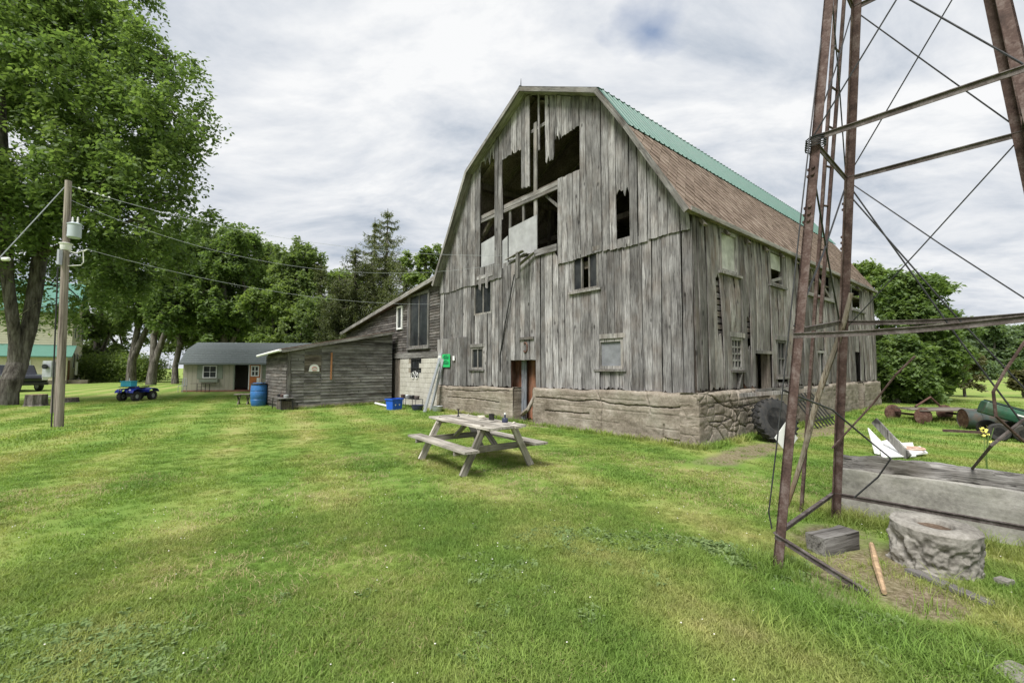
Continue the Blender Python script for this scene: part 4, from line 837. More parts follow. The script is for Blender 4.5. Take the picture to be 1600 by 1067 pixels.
bt = thing('ink_bottle', 'squat dark blue bottle with a slim neck on the picnic table end', 'bottle', on_table(789, 660)); M_BB = plain('dark_blue_glass', (.035, .04, .075), .25, var=.2); MB().lathe([(.048, 0), (.05, .006), (.05, .06), (.044, .07), (.016, .075), (.014, .13)], (0, 0, 0), 'z', 16).build('body', M_BB, bt, smooth=True); MB().lathe([(.017, .128), (.017, .152), (.001, .153)], (0, 0, 0), 'z', 12).build('cap', M_WHITE, bt)
tp = thing('brass_tap', 'small dark upright tap fitting on the far end of the picnic table', 'tap', on_table(716, 651)); m = MB(); m.lathe([(.03, 0), (.03, .012), (.012, .02), (.012, .11), (.02, .115), (.02, .13)], (0, 0, 0), 'z', 12); m.tube([(0, 0, .07), (.04, 0, .075), (.055, 0, .05)], .009, 6); m.build('body', M_DARKM, tp, smooth=True); MB().beam((-.03, 0, .137), (.03, 0, .137), .012, .012).build('handle', M_RUST, tp)

# ------------------------------------------------------------------ along the gable wall
M_BBLUE = plain('recycling_blue', (.018, .10, .52), .45, var=.1); bn = thing('recycling_bin', 'bright blue plastic recycling bin on the grass beside the block wall', 'bin', gnd(616, 640), YAW + .3)
m = MB(); a, b, h_ = .27, .2, .42
m.add([(-a * .86, -b * .86, 0), (a * .86, -b * .86, 0), (a * .86, b * .86, 0), (-a * .86, b * .86, 0), (-a, -b, h_), (a, -b, h_), (a, b, h_), (-a, b, h_), (-a * .9, -b * .88, h_), (a * .9, -b * .88, h_), (a * .9, b * .88, h_), (-a * .9, b * .88, h_), (-a * .8, -b * .8, .05), (a * .8, -b * .8, .05), (a * .8, b * .8, .05), (-a * .8, b * .8, .05)],
      [(0, 3, 2, 1), (0, 1, 5, 4), (1, 2, 6, 5), (2, 3, 7, 6), (3, 0, 4, 7), (4, 5, 9, 8), (5, 6, 10, 9), (6, 7, 11, 10), (7, 4, 8, 11), (8, 9, 13, 12), (9, 10, 14, 13), (10, 11, 15, 14), (11, 8, 12, 15), (12, 13, 14, 15)]); m.build('body', M_BBLUE, bn)
m = MB()
for p, q in (((-a - .02, -b - .02), (a + .02, -b - .02)), ((a + .02, -b - .02), (a + .02, b + .02)), ((a + .02, b + .02), (-a - .02, b + .02)), ((-a - .02, b + .02), (-a - .02, -b - .02))): m.beam((*p, h_), (*q, h_), .03, .04)
m.build('rim', M_BBLUE, bn); m = MB()
for k in (-.11, .09): m.prism([(k + .045 * math.cos(q), -b * .95 - .003, .2 + .045 * math.sin(q)) for q in (.5, 2.6, 4.7)], (0, 0, 0), (0, -.004, 0))
m.build('recycling_mark', M_WHITE, bn)
stick('white_pipe', [bw(12.35, -1.35, .06), bw(14.3, -1.2, .08)], .045, M_WHITE, 'long white plastic pipe lying in front of the low shed', 'pipe', 10)
def lean_board(a, b, w_, name, label):
    a, b = Vector(a), Vector(b); t_ = thing(name, label, 'board', a); d = (b - a); L = d.length; d.normalize(); wv = Vector((BB[0], BB[1], 0)).cross(d).normalized()
    plank(t_, -wv * (w_ / 2), wv, d, w_, 0, L, L, .03, M_GALV, name='plate')
    for e in (0, w_ - .03): plank(t_, -wv * (w_ / 2) + wv * e + d.cross(wv) * .03, wv, d, .03, 0, L, L, .03, M_GALV, name='flange')
lean_board(gnd(662, 644), bw(10.45, -.12, 2.25), .16, 'aluminium_ramp', 'aluminium ramp channel leaning against the left end of the barn')
lean_board(gnd(672, 641), bw(10.2, -.12, 2.15), .12, 'aluminium_ramp', 'second narrower aluminium channel leaning beside the wider ramp')
gs = thing('green_notice_board', 'bright green notice sign beside a small white box on the barn corner', 'sign', bw(10.0, -.135, 1.68), YAW); M_SGN = plain('sign_green', (.02, .42, .12), .5, var=.05)
MB().box((-.012, -.28, 0), (0, .28, .5)).build('plate', M_SGN, gs)
for z in (.10, .31):
    m = MB(); m.box((-.018, -.2, z), (-.0125, .2, z + .10)); m.tube([(-.016, .14 * math.cos(q), z + .10 + .05 * math.sin(q)) for q in np.linspace(0, math.pi, 8)], .012, 4); m.build('print_mark', plain('sign_dark_green', (.01, .16, .06), .5), gs)
MB().box((-.07, .31, .02), (0, .5, .45)).build('white_box', M_WHITE, gs); MB().box((-.02, -.62, .25), (0, -.5, .42)).build('paper_tag', M_WHITE, gs)
for i, (px, py, r, mt, lb) in enumerate(((652, 641, .24, M_BB, 'dark blue-grey washtub on the ground nearest the recycling bin'), (683, 643, .21, M_GALV, 'grey metal basin on the ground at the foot of the ramps'))):
    t_ = thing('wash_basin', lb, 'basin', gnd(px, py)); MB().lathe([(r * .7, 0), (r * .95, .12), (r, .2), (r * 1.06, .21), (r * .93, .2), (r * .66, .03), (.001, .03)], (0, 0, 0), 'z', 20).build('bowl', mt, t_, smooth=True); MB().tube([(r, 0, .17), (r * 1.2, 0, .19), (r, .06, .17)], .012, 5).build('handle', M_DARKM, t_)
jb = thing('junk_rack', 'low dark wire rack of old pots along the block wall', 'rack', bw(12.2, -.75), YAW)
for a in (0, .9, 1.7): MB().tube([(0, a - .9, 0), (0, a - .9, .38), (.3, a - .9, .38), (.3, a - .9, 0)], .014, 5).build('leg', M_DARKM, jb)
MB().box((0, -.92, .37), (.32, .82, .39)).build('shelf', M_DARKM, jb)
for k in range(4): MB().lathe([(.09, .39), (.11, .5), (.10, .52), (.08, .41)], (.15, -.7 + k * .42, 0), 'z', 12).build('pot', [M_RUSTG, M_DARKM, M_GALV, M_RUST][k], jb)
stick('prop_log', [gnd(810, 652), bw(5.12, -.2, .42), bw(4.9, -.1, .86)], [.06, .065, .055], M_POLE, 'weathered log propped across the barn doorway', 'log', 9)

# ------------------------------------------------------------------ by the low shed and garden shed
db = thing('blue_drum', 'blue plastic drum standing at the corner of the low shed', 'drum', gnd(404, 634)); M_DR = plain('drum_blue', (.03, .13, .34), .42, var=.12, dirt=(.06, .12, .22), damt=.4)
MB().lathe([(.26, 0), (.285, .03), (.315, .2), (.325, .28), (.31, .3), (.325, .32), (.33, .62), (.315, .65), (.33, .67), (.315, .88), (.28, .97), (.25, .98), (.25, 1.0), (.2, .99)], (0, 0, 0), 'z', 28).build('body', M_DR, db, smooth=True)
m = MB(); m.lathe([(.335, .93), (.34, .955), (.335, .98)], (0, 0, 0), 'z', 28); m.build('rim', M_BLACK, db); MB().lathe([(.035, .985), (.035, 1.02)], (.13, .05, 0), 'z', 12).build('bung', M_BLACK, db)
xb = thing('sawbuck', 'small dark cross-legged wooden bench left of the blue drum', 'bench', gnd(380, 632), .3)
for x in (-.18, .18):
    for s_ in (-1, 1): MB().beam((x + .01 * s_, -.22 * s_, 0), (x + .01 * s_, .22 * s_, .45), .04, .06).build('leg', M_DARKW, xb)
for y in (-.14, .14): MB().box((-.32, y - .12, .452), (.32, y + .12, .485)).build('seat_board', M_DARKW, xb)
cb = thing('cluttered_stand', 'low junk-covered stand against the front of the low shed', 'stand', gnd(432, 640), LY)
for x in (0, .45):
    for y in (-.55, .55): MB().tube([(x, y, 0), (x * .9, y * .9, .45)], .02, 5).build('leg', M_DARKM, cb)
MB().box((-.05, -.65, .45), (.5, .65, .48)).build('top', M_SOFF, cb); MB().box((.02, -.5, .0), (.42, .1, .36), .03).build('crate', M_DARKW, cb)
for k in range(3): MB().lathe([(.08, .481), (.1, .58), (.06, .6)], (.2, -.45 + k * .4, 0), 'z', 12).build('pot', [M_GALV, M_RUST, M_DARKM][k], cb)

gs0 = Vector((-22.83, 30.41, 0)); gsd = math.atan2(.12, 1); M_SHW = plain('taupe_shed_siding', (.33, .31, .245), .75, var=.06); M_SHR = plain('grey_roof_shingle', (.16, .18, .18), .9, var=.15, sc=12); M_SHU = plain('grey_green_shutter', (.19, .215, .165), .7, var=.1)
gsh = thing('garden_shed', 'taupe garden shed with grey gambrel roof and open orange door', 'shed', gs0, gsd); GL, GD = 9.2, 3.6
for k, x in enumerate(np.arange(0, 3.25, .3)): MB().box((x + .006, -.02, .1), (min(x + .294, 3.3), .02, 1.98)).build('siding_board', M_SHW, gsh)
for k, x in enumerate(np.arange(5.15, 9.15, .3)): MB().box((x + .006, -.02, .1), (min(x + .294, 9.2), .02, 1.98)).build('siding_board', M_SHW, gsh)
m = MB(); m.box((0, .02, .1), (3.3, .06, 2)); m.box((5.15, .02, .1), (GL, .06, 2)); m.box((0, GD - .04, .1), (GL, GD, 2)); m.box((0, .06, .1), (.04, GD - .04, 2)); m.box((GL - .04, .06, .1), (GL, GD - .04, 2)); m.build('wall', M_SHW, gsh)
MB().box((-.05, -.05, -.05), (GL + .05, GD + .05, .1)).build('floor', plain('red_brick_step', (.22, .1, .075), .8), gsh)
for i, (p, q) in enumerate((((-.28, 1.98), (.55, 2.95)), ((.55, 2.95), (1.8, 3.52)), ((1.8, 3.52), (3.05, 2.95)), ((3.05, 2.95), (3.88, 1.98)))):
    for r in range(6):
        a_ = r / 6; b2 = (r + 1) / 6; y0, z0 = p[0] + (q[0] - p[0]) * a_, p[1] + (q[1] - p[1]) * a_; y1, z1 = p[0] + (q[0] - p[0]) * b2, p[1] + (q[1] - p[1]) * b2; up_ = .02 if i < 2 else .0; up2 = .0 if i < 2 else .02
        MB().prism([(-.15, y0, z0 + up_), (-.15, y1, z1 + up2), (-.15, y1, z1 - .06), (-.15, y0, z0 - .06)], (0, 0, 0), (GL + .3, 0, 0)).build('shingle_course', M_SHR, gsh)
MB().prism([(0, .06, 1.98), (0, GD - .06, 1.98), (0, 3.0, 2.85), (0, 1.8, 3.4), (0, .6, 2.85)], (0, 0, 0), (.04, 0, 0)).build('gable', M_SHW, gsh)
MB().box((-.16, -.34, 1.87), (GL + .16, -.24, 1.99)).build('gutter', M_SHR, gsh)
def shed_win(x0, x1):
    o = window(gsh, 'side', x0, x1, .95, 1.8, .06, .05, 2, 2, frame=M_WHITE, sill=False, mu=.012)
    for a, b in ((x0 - .38, x0 - .02), (x1 + .02, x1 + .38)):
        MB().box((a, -.05, .9), (b, -.021, 1.85)).build('shutter', M_SHU, o)
    MB().box((x0 - .15, -.24, .66), (x1 + .15, -.03, .86)).build('flower_box', M_SHU, o)
shed_win(1.3, 2.2); shed_win(5.6, 6.5)
MB().box((3.28, -.04, .1), (3.36, .06, 1.98)).build('door_frame', M_SHU, gsh)
dr = MB().box((4.30, -.07, .12), (5.15, -.03, 1.95)).build('door', plain('orange_wood_door', (.40, .13, .035), .5, var=.2, sc=5), gsh)
m = MB()
for a, b, c_, d in ((4.45, 5.00, 1.05, 1.13), (4.45, 5.00, 1.72, 1.8), (4.45, 4.53, 1.13, 1.72), (4.92, 5.00, 1.13, 1.72), (4.69, 4.75, 1.13, 1.72), (4.53, 4.92, 1.39, 1.45)): m.box((a, -.10, c_), (b, -.072, d))
m.build('door_window_frame', M_WHITE, dr); MB().box((4.52, -.078, 1.12), (4.93, -.072, 1.73)).build('pane', M_GLASS, dr); MB().box((4.85, -.085, .62), (5.05, -.072, .95)).build('notice', M_WHITE, dr)
for x in (4.30, 5.09): MB().box((x, -.082, .12), (x + .06, -.072, 1.95)).build('door_trim', M_WHITE, dr)
MB().box((3.4, 2.5, .1), (4.2, 2.6, 1.5)).build('inner_shelf', M_DARKW, gsh)
bs = thing('garden_table', 'small rusty wire table standing under the garden shed window', 'table', gs0 + Vector((1.2, -.55, 0)))
MB().box((-.1, -.25, .58), (1.3, .25, .6)).build('top', M_RUSTG, bs)
for x in (.35, .9):
    for y in (-.2, .2): MB().tube([(x, y, 0), (x, y, .58)], .018, 5).build('leg', M_DARKM, bs)
for z in (.2, .38): MB().tube([(.35, -.2, z), (.9, -.2, z)], .012, 5).build('rail', M_DARKM, bs)
ch = thing('garden_chair', 'slim grey metal chair at the left corner of the garden shed', 'chair', gs0 + Vector((.55, -.75, 0)))
MB().box((-.18, -.18, .43), (.18, .18, .46)).build('seat', M_GALV, ch)
for x in (-.16, .16):
    for y in (-.16, .16): MB().tube([(x, y, 0), (x, y, .43)], .015, 5).build('leg', M_GALV, ch)
m = MB(); m.tube([(-.16, .16, .45), (-.15, .2, .85), (-.08, .2, .95), (.08, .2, .95), (.15, .2, .85), (.16, .16, .45)], .015, 6); m.tube([(0, .18, .45), (0, .2, .94)], .03, 5); m.build('backrest', M_GALV, ch)

# ------------------------------------------------------------------ quad bike
qb = thing('quad_bike', 'blue four-wheeled quad bike with black racks parked on the lawn', 'quad bike', (-19.1, 22.4, 0), -math.pi / 2); M_QB = plain('quad_blue', (.02, .035, .30), .28, var=.1, spec=.5)
for x in (-.6, .6):
    for y in (-.42, .42):
        w_ = MB(); wheel_mesh(w_, (x, y, .29), 'y', .29, .24, .5); o = w_.build('wheel', M_BLACK, qb, smooth=True); k = MB()
        for a in np.linspace(0, 2 * math.pi, 16, endpoint=False): k.beam((x + .27 * math.cos(a), y - .11, .29 + .27 * math.sin(a)), (x + .29 * math.cos(a), y + .11, .29 + .29 * math.sin(a)), .04, .03)
        k.build('tread', M_BLACK, o); MB().lathe([(.15, -.06), (.14, .0), (.15, .06)], (x, y, .29), 'y', 16).build('rim', M_GALV, o)
def fender(x0, x1, xc, y0, y1):
    m = MB(); k = 10; P = [(xc + .38 * math.cos(a) * (x1 - x0) / .76, .52 + .24 * math.sin(a)) for a in np.linspace(.05, math.pi - .05, k)]; m.v = []
    for (x, z) in P: m.v += [(x, y0, z), (x, y1, z - .03), (x, y0, z + .025), (x, y1, z - .005)]
    for i in range(k - 1): a = i * 4; m.f += [(a, a + 1, a + 5, a + 4), (a + 2, a + 6, a + 7, a + 3), (a, a + 4, a + 6, a + 2), (a + 1, a + 3, a + 7, a + 5)]
    m.f += [(0, 2, 3, 1), (k * 4 - 4, k * 4 - 3, k * 4 - 1, k * 4 - 2)]; m.mi = [0] * len(m.f); m.build('fender', M_QB, qb, smooth=True)
for s_ in (-1, 1): fender(.2, 1.0, .58, .14 * s_, .56 * s_); fender(-1.0, -.2, -.58, .14 * s_, .56 * s_)
m = MB(); m.prism([(-.75, -.15, .55), (.7, -.15, .5), (.85, -.15, .62), (.55, -.15, .82), (.1, -.15, .85), (-.05, -.15, .7), (-.8, -.15, .72)], (0, 0, 0), (0, .3, 0)); m.build('body', M_QB, qb, bevel=.03)
m = MB(); m.prism([(-.75, -.14, .722), (-.02, -.14, .70), (.08, -.14, .86), (-.08, -.14, .80), (-.7, -.14, .82)], (0, 0, 0), (0, .28, 0)); m.build('seat', M_BLACK, qb, bevel=.03)
m = MB(); m.box((-.55, -.2, .24), (.6, .2, .5)); m.beam((-.6, -.4, .29), (-.6, .4, .29), .06, .06); m.beam((.6, -.4, .29), (.6, .4, .29), .06, .06); m.build('chassis', M_DARKM, qb)
m = MB()
for y in (-.3, -.1, .1, .3): m.tube([(.35, y, .88), (.95, y, .86)], .014, 5)
for x in (.36, .65, .94): m.tube([(x, -.36, .87), (x, .36, .87)], .014, 5)
m.build('front_rack', M_BLACK, qb); m = MB()
for y in (-.3, -.1, .1, .3): m.tube([(-.4, y, .86), (-.98, y, .88)], .014, 5)
for x in (-.42, -.7, -.97): m.tube([(x, -.36, .87), (x, .36, .87)], .014, 5)
m.build('rear_rack', M_BLACK, qb); m = MB(); m.tube([(.3, 0, .8), (.22, 0, 1.02)], .03, 6); m.tube([(.08, -.38, 1.03), (.2, -.2, 1.06), (.22, 0, 1.03), (.2, .2, 1.06), (.08, .38, 1.03)], .017, 6); m.build('handlebar', M_BLACK, qb)
m = MB(); m.tube([(.88, -.25, .35), (1.0, -.25, .5), (.98, -.25, .75), (.98, .25, .75), (1.0, .25, .5), (.88, .25, .35)], .02, 6); m.build('front_bumper', M_BLACK, qb)
for s_ in (-1, 1): MB().lathe([(.06, 0), (.065, .03), (.02, .045)], (.88, .3 * s_, .66), 'x', 14).build('headlight', M_WHITE, qb)
qb.scale = (.82,) * 3; cr = thing('turquoise_crate', 'turquoise plastic crate strapped on the front rack of the quad bike', 'crate', (-19.1, 21.87, .73)); cr.scale = (.8,) * 3; M_TQ = plain('turquoise_plastic', (.05, .36, .52), .45, var=.08)
m = MB(); m.box((-.32, -.22, 0), (.32, .22, .02)); m.box((-.32, -.22, .02), (-.29, .22, .3)); m.box((.29, -.22, .02), (.32, .22, .3)); m.box((-.29, -.22, .02), (.29, -.19, .3)); m.box((-.29, .19, .02), (.29, .22, .3)); m.build('box', M_TQ, cr); m = MB(); m.box((-.35, -.25, .301), (.35, .25, .34)); m.build('lid', M_TQ, cr); MB().lathe([(.03, .34), (.03, .45), (.015, .48), (.015, .52)], (.02, 0, 0), 'z', 10).build('bottle_top', M_WHITE, cr)

# ------------------------------------------------------------------ utility pole, wires, post
pb_ = gnd(92, 667); pt_ = at(107, 283, 12.3); up = thing('utility_pole', 'round grey wooden utility pole carrying a transformer on the left lawn', 'utility pole', pb_)
def PL(p): return Vector(p) - Vector(pb_)
ax0, ax1 = Vector((0, 0, -.3)), PL(pt_)
MB().tube([ax0.lerp(ax1, q) for q in np.linspace(0, 1, 8)], [.105 - .03 * q for q in np.linspace(0, 1, 8)], 16).build('pole', M_POLE, up, smooth=True)
def pp(z): return ax0.lerp(ax1, (z + .3) / (ax1.z + .3))
c_ = pp(5.55) + Vector((.28, -.05, 0)); tr_ = MB().lathe([(.13, -.21), (.15, -.19), (.15, .16), (.165, .17), (.165, .19), (.1, .23), (.001, .24)], c_, 'z', 24).build('transformer', plain('transformer_grey', (.40, .45, .47), .45, var=.05), up, smooth=True)
for d in (-.07, .08): MB().lathe([(.022, .21), (.03, .25), (.02, .28), (.028, .31), (.018, .34), (.024, .37), (.01, .4)], c_ + Vector((d, 0, 0)), 'z', 10).build('bushing', M_WHITE, tr_)
for z in (-.12, .14): MB().beam(pp(5.55 + z), c_ + Vector((-.18, 0, z)), .05, .05).build('bracket', M_GALV, tr_)
c2 = pp(5.1); MB().lathe([(.10, -.1), (.12, -.06), (.125, .06), (.15, .08), (.15, .1), (.08, .12)], c2, 'z', 18).build('collar', M_WHITE, up, smooth=True)
MB().beam(c2 + Vector((.0, -.15, -.12)), c2 + Vector((0, -.15, -.55)), .1, .06).build('switch_box', M_GALV, up)
m = MB(); m.tube([pp(4.55), pp(4.55) + Vector((.45, 0, .02)), pp(4.55) + Vector((.52, 0, .1)), pp(4.9) + Vector((.5, 0, .05)), pp(4.95) + Vector((.62, 0, .08))], .012, 6); m.tube([pp(5.0), pp(4.92) + Vector((.3, 0, 0)), pp(4.95) + Vector((.62, 0, .08))], .012, 6); m.build('conduit', M_WHITE, up)
m = MB()
for k in range(6): m.lathe([(.012, -.03), (.035, 0), (.012, .03)], pp(6.85) + Vector((.22 + k * .12, .1 + .06 * k, -.03 * k)), 'x', 10)
m.build('insulator', M_WHITE, up)
MB().tube([pp(z) + Vector((-.1, -.1, 0)) for z in (0, 1.5, 3, 4.5)], .018, 6).build('ground_wire', M_DARKM, up)
def wire(name, p, q, sag, r, label, mat=M_GALV):
    p, q = Vector(p), Vector(q); return tag(MB().tube([p.lerp(q, t) - Vector((0, 0, sag * 4 * t * (1 - t))) for t in np.linspace(0, 1, 25)], r, 5).build(name, mat), label, 'wire')
W0 = Vector(pb_)
wire('overhead_wire', W0 + pp(6.9), bw(5.6, -.6, 5.1), .55, .0048, 'upper overhead wire running from the utility pole top to the barn gable')
wire('overhead_wire', W0 + pp(4.95) + Vector((.62, 0, .08)), bw(10.5, -.1, 4.2), .45, .005, 'lower overhead wire running from the utility pole to the barn corner')
wire('overhead_wire', W0 + pp(6.5), bw(6.0, -.6, 4.9), 1.0, .0035, 'thin middle overhead wire sagging between the utility pole and the barn')
gw = wire('guy_wire', W0 + pp(6.85) + Vector((-.1, 0, 0)), Vector(at(-120, 530, 10.5)), .02, .013, 'pale guy cable slanting down left from the utility pole top'); MB().lathe([(.03, -.1), (.05, -.08), (.05, .08), (.03, .1)], Vector(at(9, 405, 11.45)), 'x', 10).build('insulator', M_WHITE, gw)
ps = thing('meter_post', 'short grey post with a meter box behind the utility pole', 'post', gnd(83, 645)); MB().tube([(0, 0, -.1), (.02, 0, 1.95)], .09, 12).build('post', M_POLE, ps); MB().box((-.28, -.22, 1.3), (.06, -.06, 1.9)).build('meter_box', M_GALV, ps, bevel=.02)
MB().lathe([(.09, -.05), (.09, 0), (.06, .03)], (-.1, -.27, 1.7), 'y', 16).build('meter', M_GLASS, ps)
def stump(px, py, r, h, label, s_):
    m = MB(); n = 18; rr = random.Random(s_); prof = [(1.25, 0), (1.05, .12), (1, .5), (.97, 1)]; ph = [rr.uniform(.88, 1.12) for _ in range(n)]
    m.v = [(r * a * ph[k] * math.cos(k * 6.283 / n), r * a * ph[k] * math.sin(k * 6.283 / n), h * z) for a, z in prof for k in range(n)]
    for i in range(3):
        for k in range(n): m.f.append((i * n + k, i * n + (k + 1) % n, (i + 1) * n + (k + 1) % n, (i + 1) * n + k))
    m.f.append(tuple(range(3 * n, 4 * n))); m.mi = [0] * (len(m.f) - 1) + [1]; o = m.build('tree_stump', [M_BARK, M_STICK]); o.location = gnd(px, py); tag(o, label, 'stump')
stump(56, 634, .34, .5, 'tall sawn tree stump beside the big maple trunk', 1); stump(110, 628, .3, .22, 'low wide tree stump right of the utility pole', 2)
st2 = thing('white_stool', 'small white plastic stool beside the tall tree stump', 'stool', gnd(70, 632)); MB().box((-.16, -.16, .33), (.16, .16, .37)).build('seat', M_WHITE, st2, bevel=.01)
for x in (-1, 1):
    for y in (-1, 1): MB().beam((x * .19, y * .19, 0), (x * .13, y * .13, .33), .05, .05).build('leg', M_WHITE, st2)
# ------------------------------------------------------------------ machinery and wagon on the right lawn
wg = thing('old_wagon', 'rusty flat farm wagon with disc wheels sunk in weeds by the barn end', 'wagon', gnd(1462, 660), YAW - .75)
for k in range(6): plank(wg, (-.95 + k * .02, -.45 + k * .17, .43), (0, -1, 0), (1, 0, 0), .16, rng.uniform(-.1, .1), 1.9, 1.85, .035, M_DARKW, name='deck_board', jag1=.03)
for x in (-.75, .75): MB().beam((x, -.55, .25), (x, .55, .25), .06, .06).build('axle', M_RUST, wg)
for x in (-.8, .75):
    for y in (-.55, .55): MB().lathe([(.03, -.06), (.1, -.05), (.25, -.012), (.25, .012), (.1, -.03), (.03, -.04)], (x, y, .24), 'y', 22).build('wheel', M_RUSTR, wg, smooth=True)
MB().tube([(.95, 0, .35), (1.7, .1, .25), (2.1, .1, .5)], .03, 6).build('drawbar', M_RUST, wg); MB().tube([(-.4, .2, .46), (.1, .25, .75), (.4, .3, .48)], .03, 6).build('bent_pipe', M_RUSTR, wg)
bl = thing('steel_drum', 'dark rusty-ended steel drum lying on its side by the green machine', 'drum', gnd(1538, 671), -.35)
m = MB(); m.lathe([(.001, -.42), (.255, -.42), (.27, -.44), (.27, -.41), (.265, -.15), (.275, -.14), (.265, -.13), (.265, .13), (.275, .14), (.265, .15), (.265, .42), (.001, .42)], (0, 0, .27), 'x', 26); m.build('body', plain('dark_green_drum', (.035, .05, .045), .5, var=.3, dirt=(.1, .05, .03), damt=.6), bl, smooth=True)
MB().lathe([(.25, -.432), (.001, -.428)], (0, 0, .27), 'x', 26).build('end_plate', M_RUSTR, bl)
M_GM = plain('machine_green', (.025, .085, .05), .5, var=.2, dirt=(.09, .08, .06), damt=.6)
gp = gnd(1628, 690); gm = thing('green_farm_machine', 'green tilted hopper machine on small wheels at the right edge', 'machine', gp, -.62)
m = MB(); sec = [(-.28, .0), (-.34, .18), (-.3, .36), (.3, .36), (.34, .18), (.28, .0)]
m.prism([(-1.25, y, z) for y, z in sec], (0, 0, 0), (2.3, 0, 0)); o = m.build('hopper', M_GM, gm, bevel=.04); o.rotation_euler = (0, .34, 0); o.location = (.1, 0, .22); o.scale = (.9, .85, .85)
m = MB(); m.box((-1.2, -.31, .36), (1.0, .31, .40)); l_ = m.build('lid', plain('machine_dark', (.03, .05, .045), .5), o)
m = MB(); m.box((-.7, -.345, .2), (.7, -.335, .235)); m.tube([(.55 + .05 * math.cos(a), -.352, .12 + .05 * math.sin(a)) for a in np.linspace(0, 6.28, 14)], .012, 4); m.tube([(.7, -.352, .07), (.7, -.352, .17)], .012, 4); m.build('white_lettering', M_WHITE, o)
MB().beam((-.1, -.36, .1), (-.1, -.36, .5), .05, .03).build('strap', M_GALV, o)
for x in (-.75, -.35):
    for y in (-.42, .42): w_ = MB(); wheel_mesh(w_, (x, y, .2), 'y', .2, .12, .5); q = w_.build('wheel', M_BLACK, gm, smooth=True); MB().lathe([(.1, -.05), (.05, 0), (.1, .05)], (x, y, .2), 'y', 14).build('rim', M_RUSTR, q)
MB().beam((-1.6, 0, .12), (.9, 0, .16), .06, .06).build('frame_bar', M_RUST, gm)

# ------------------------------------------------------------------ house and pickup on the far left
HO = Vector((-45.6, 44.8, 0)); hs = thing('farmhouse', 'cream clapboard farmhouse with green metal roofs behind the big maple', 'house', HO, YAW)
M_CR = plain('cream_siding', (.62, .57, .43), .7, var=.05); M_HG = plain('house_green_roof', (.085, .20, .155), .5, var=.08)
# local: +x = right-hand wall normal, +y = away from camera; main block x -13..0, y 2.6..12
def clap(x0, x1, y0, y1, z0, z1, n_=.24):
    z = z0
    while z < z1 - .05:
        h_ = min(n_, z1 - z); m = MB()
        m.add([(x0 - .03, y0 - .03, z), (x1 + .03, y0 - .03, z), (x1 + .03, y1 + .03, z), (x0 - .03, y1 + .03, z), (x0, y0, z + h_), (x1, y0, z + h_), (x1, y1, z + h_), (x0, y1, z + h_)], [(0, 3, 2, 1), (4, 5, 6, 7), (0, 1, 5, 4), (1, 2, 6, 5), (2, 3, 7, 6), (3, 0, 4, 7)]); m.build('siding_course', M_CR, hs); z += n_
clap(-13, 0, 2.6, 12, .5, 7.6); clap(-8, 0, 0, 2.55, .4, 2.75)
MB().box((-13.05, 2.55, -.1), (.05, 12.05, .5)).build('base', M_BLOCK, hs); MB().box((-8.05, -.05, -.1), (.06, 2.54, .4)).build('base', M_FOUND, hs)
MB().prism([(-8.3, -.45, 2.72), (-8.3, 2.6, 3.95), (-8.3, 2.6, 4.05), (-8.3, -.45, 2.82)], (0, 0, 0), (8.7, 0, 0)).build('porch_roof', M_HG, hs)
for s_ in (-1, 1): MB().prism([(-13.4, 7.3, 11.2), (-13.4, 7.3 + s_ * 5.2, 7.4), (-13.4, 7.3 + s_ * 5.2, 7.55), (-13.4, 7.3, 11.35)], (0, 0, 0), (13.8, 0, 0)).build('roof', M_HG, hs)
MB().prism([(-.02, 2.6, 7.6), (-.02, 12, 7.6), (-.02, 7.3, 11.1)], (0, 0, 0), (-.1, 0, 0)).build('gable', M_CR, hs)
def hwin(x0, y0, z0, w_, h_, facing):
    m = MB()
    if facing == 'x': m.box((x0, y0, z0), (x0 + .06, y0 + w_, z0 + h_)); o = m.build('window', M_WHITE, hs); MB().box((x0 + .061, y0 + .1, z0 + .1), (x0 + .075, y0 + w_ - .1, z0 + h_ - .1)).build('pane', M_GLASS, o)
    else: m.box((x0, y0 - .06, z0), (x0 + w_, y0, z0 + h_)); o = m.build('window', M_WHITE, hs); MB().box((x0 + .1, y0 - .075, z0 + .1), (x0 + w_ - .1, y0 - .061, z0 + h_ - .1)).build('pane', M_GLASS, o)
for y in (3.6, 6.4, 9.4):
    for z in (1.6, 4.8): hwin(.035, y, z, 1.0, 1.7, 'x')
hwin(-4.5, 2.56, 4.9, 1.1, 1.6, 'y'); hwin(-8.5, 2.56, 4.9, 1.1, 1.6, 'y'); hwin(-3.5, -.04, 1.2, 1.0, 1.2, 'y')
MB().box((.035, .6, .4), (.09, 1.5, 2.4)).build('door', plain('brown_door', (.16, .07, .045), .6), hs); MB().box((.1, .2, -.05), (1.6, 1.9, .4)).build('step', M_FOUND, hs)
MB().box((.4, 2.2, .9), (.55, 2.9, 2.3)).build('white_tank', M_WHITE, hs)
tk = thing('pickup_truck', 'dark pickup truck parked behind the big maple trunk', 'truck', gnd(14, 611), YAW - 1.05); M_TK = plain('truck_black', (.012, .014, .02), .2, var=.1, spec=.6)
m = MB(); m.prism([(-2.7, -.95, .5), (2.6, -.95, .5), (2.7, -.95, .95), (2.5, -.95, 1.15), (1.25, -.95, 1.22), (.75, -.95, 1.85), (-.75, -.95, 1.87), (-1.0, -.95, 1.25), (-2.7, -.95, 1.25)], (0, 0, 0), (0, 1.9, 0)); m.build('body', M_TK, tk, bevel=.08)
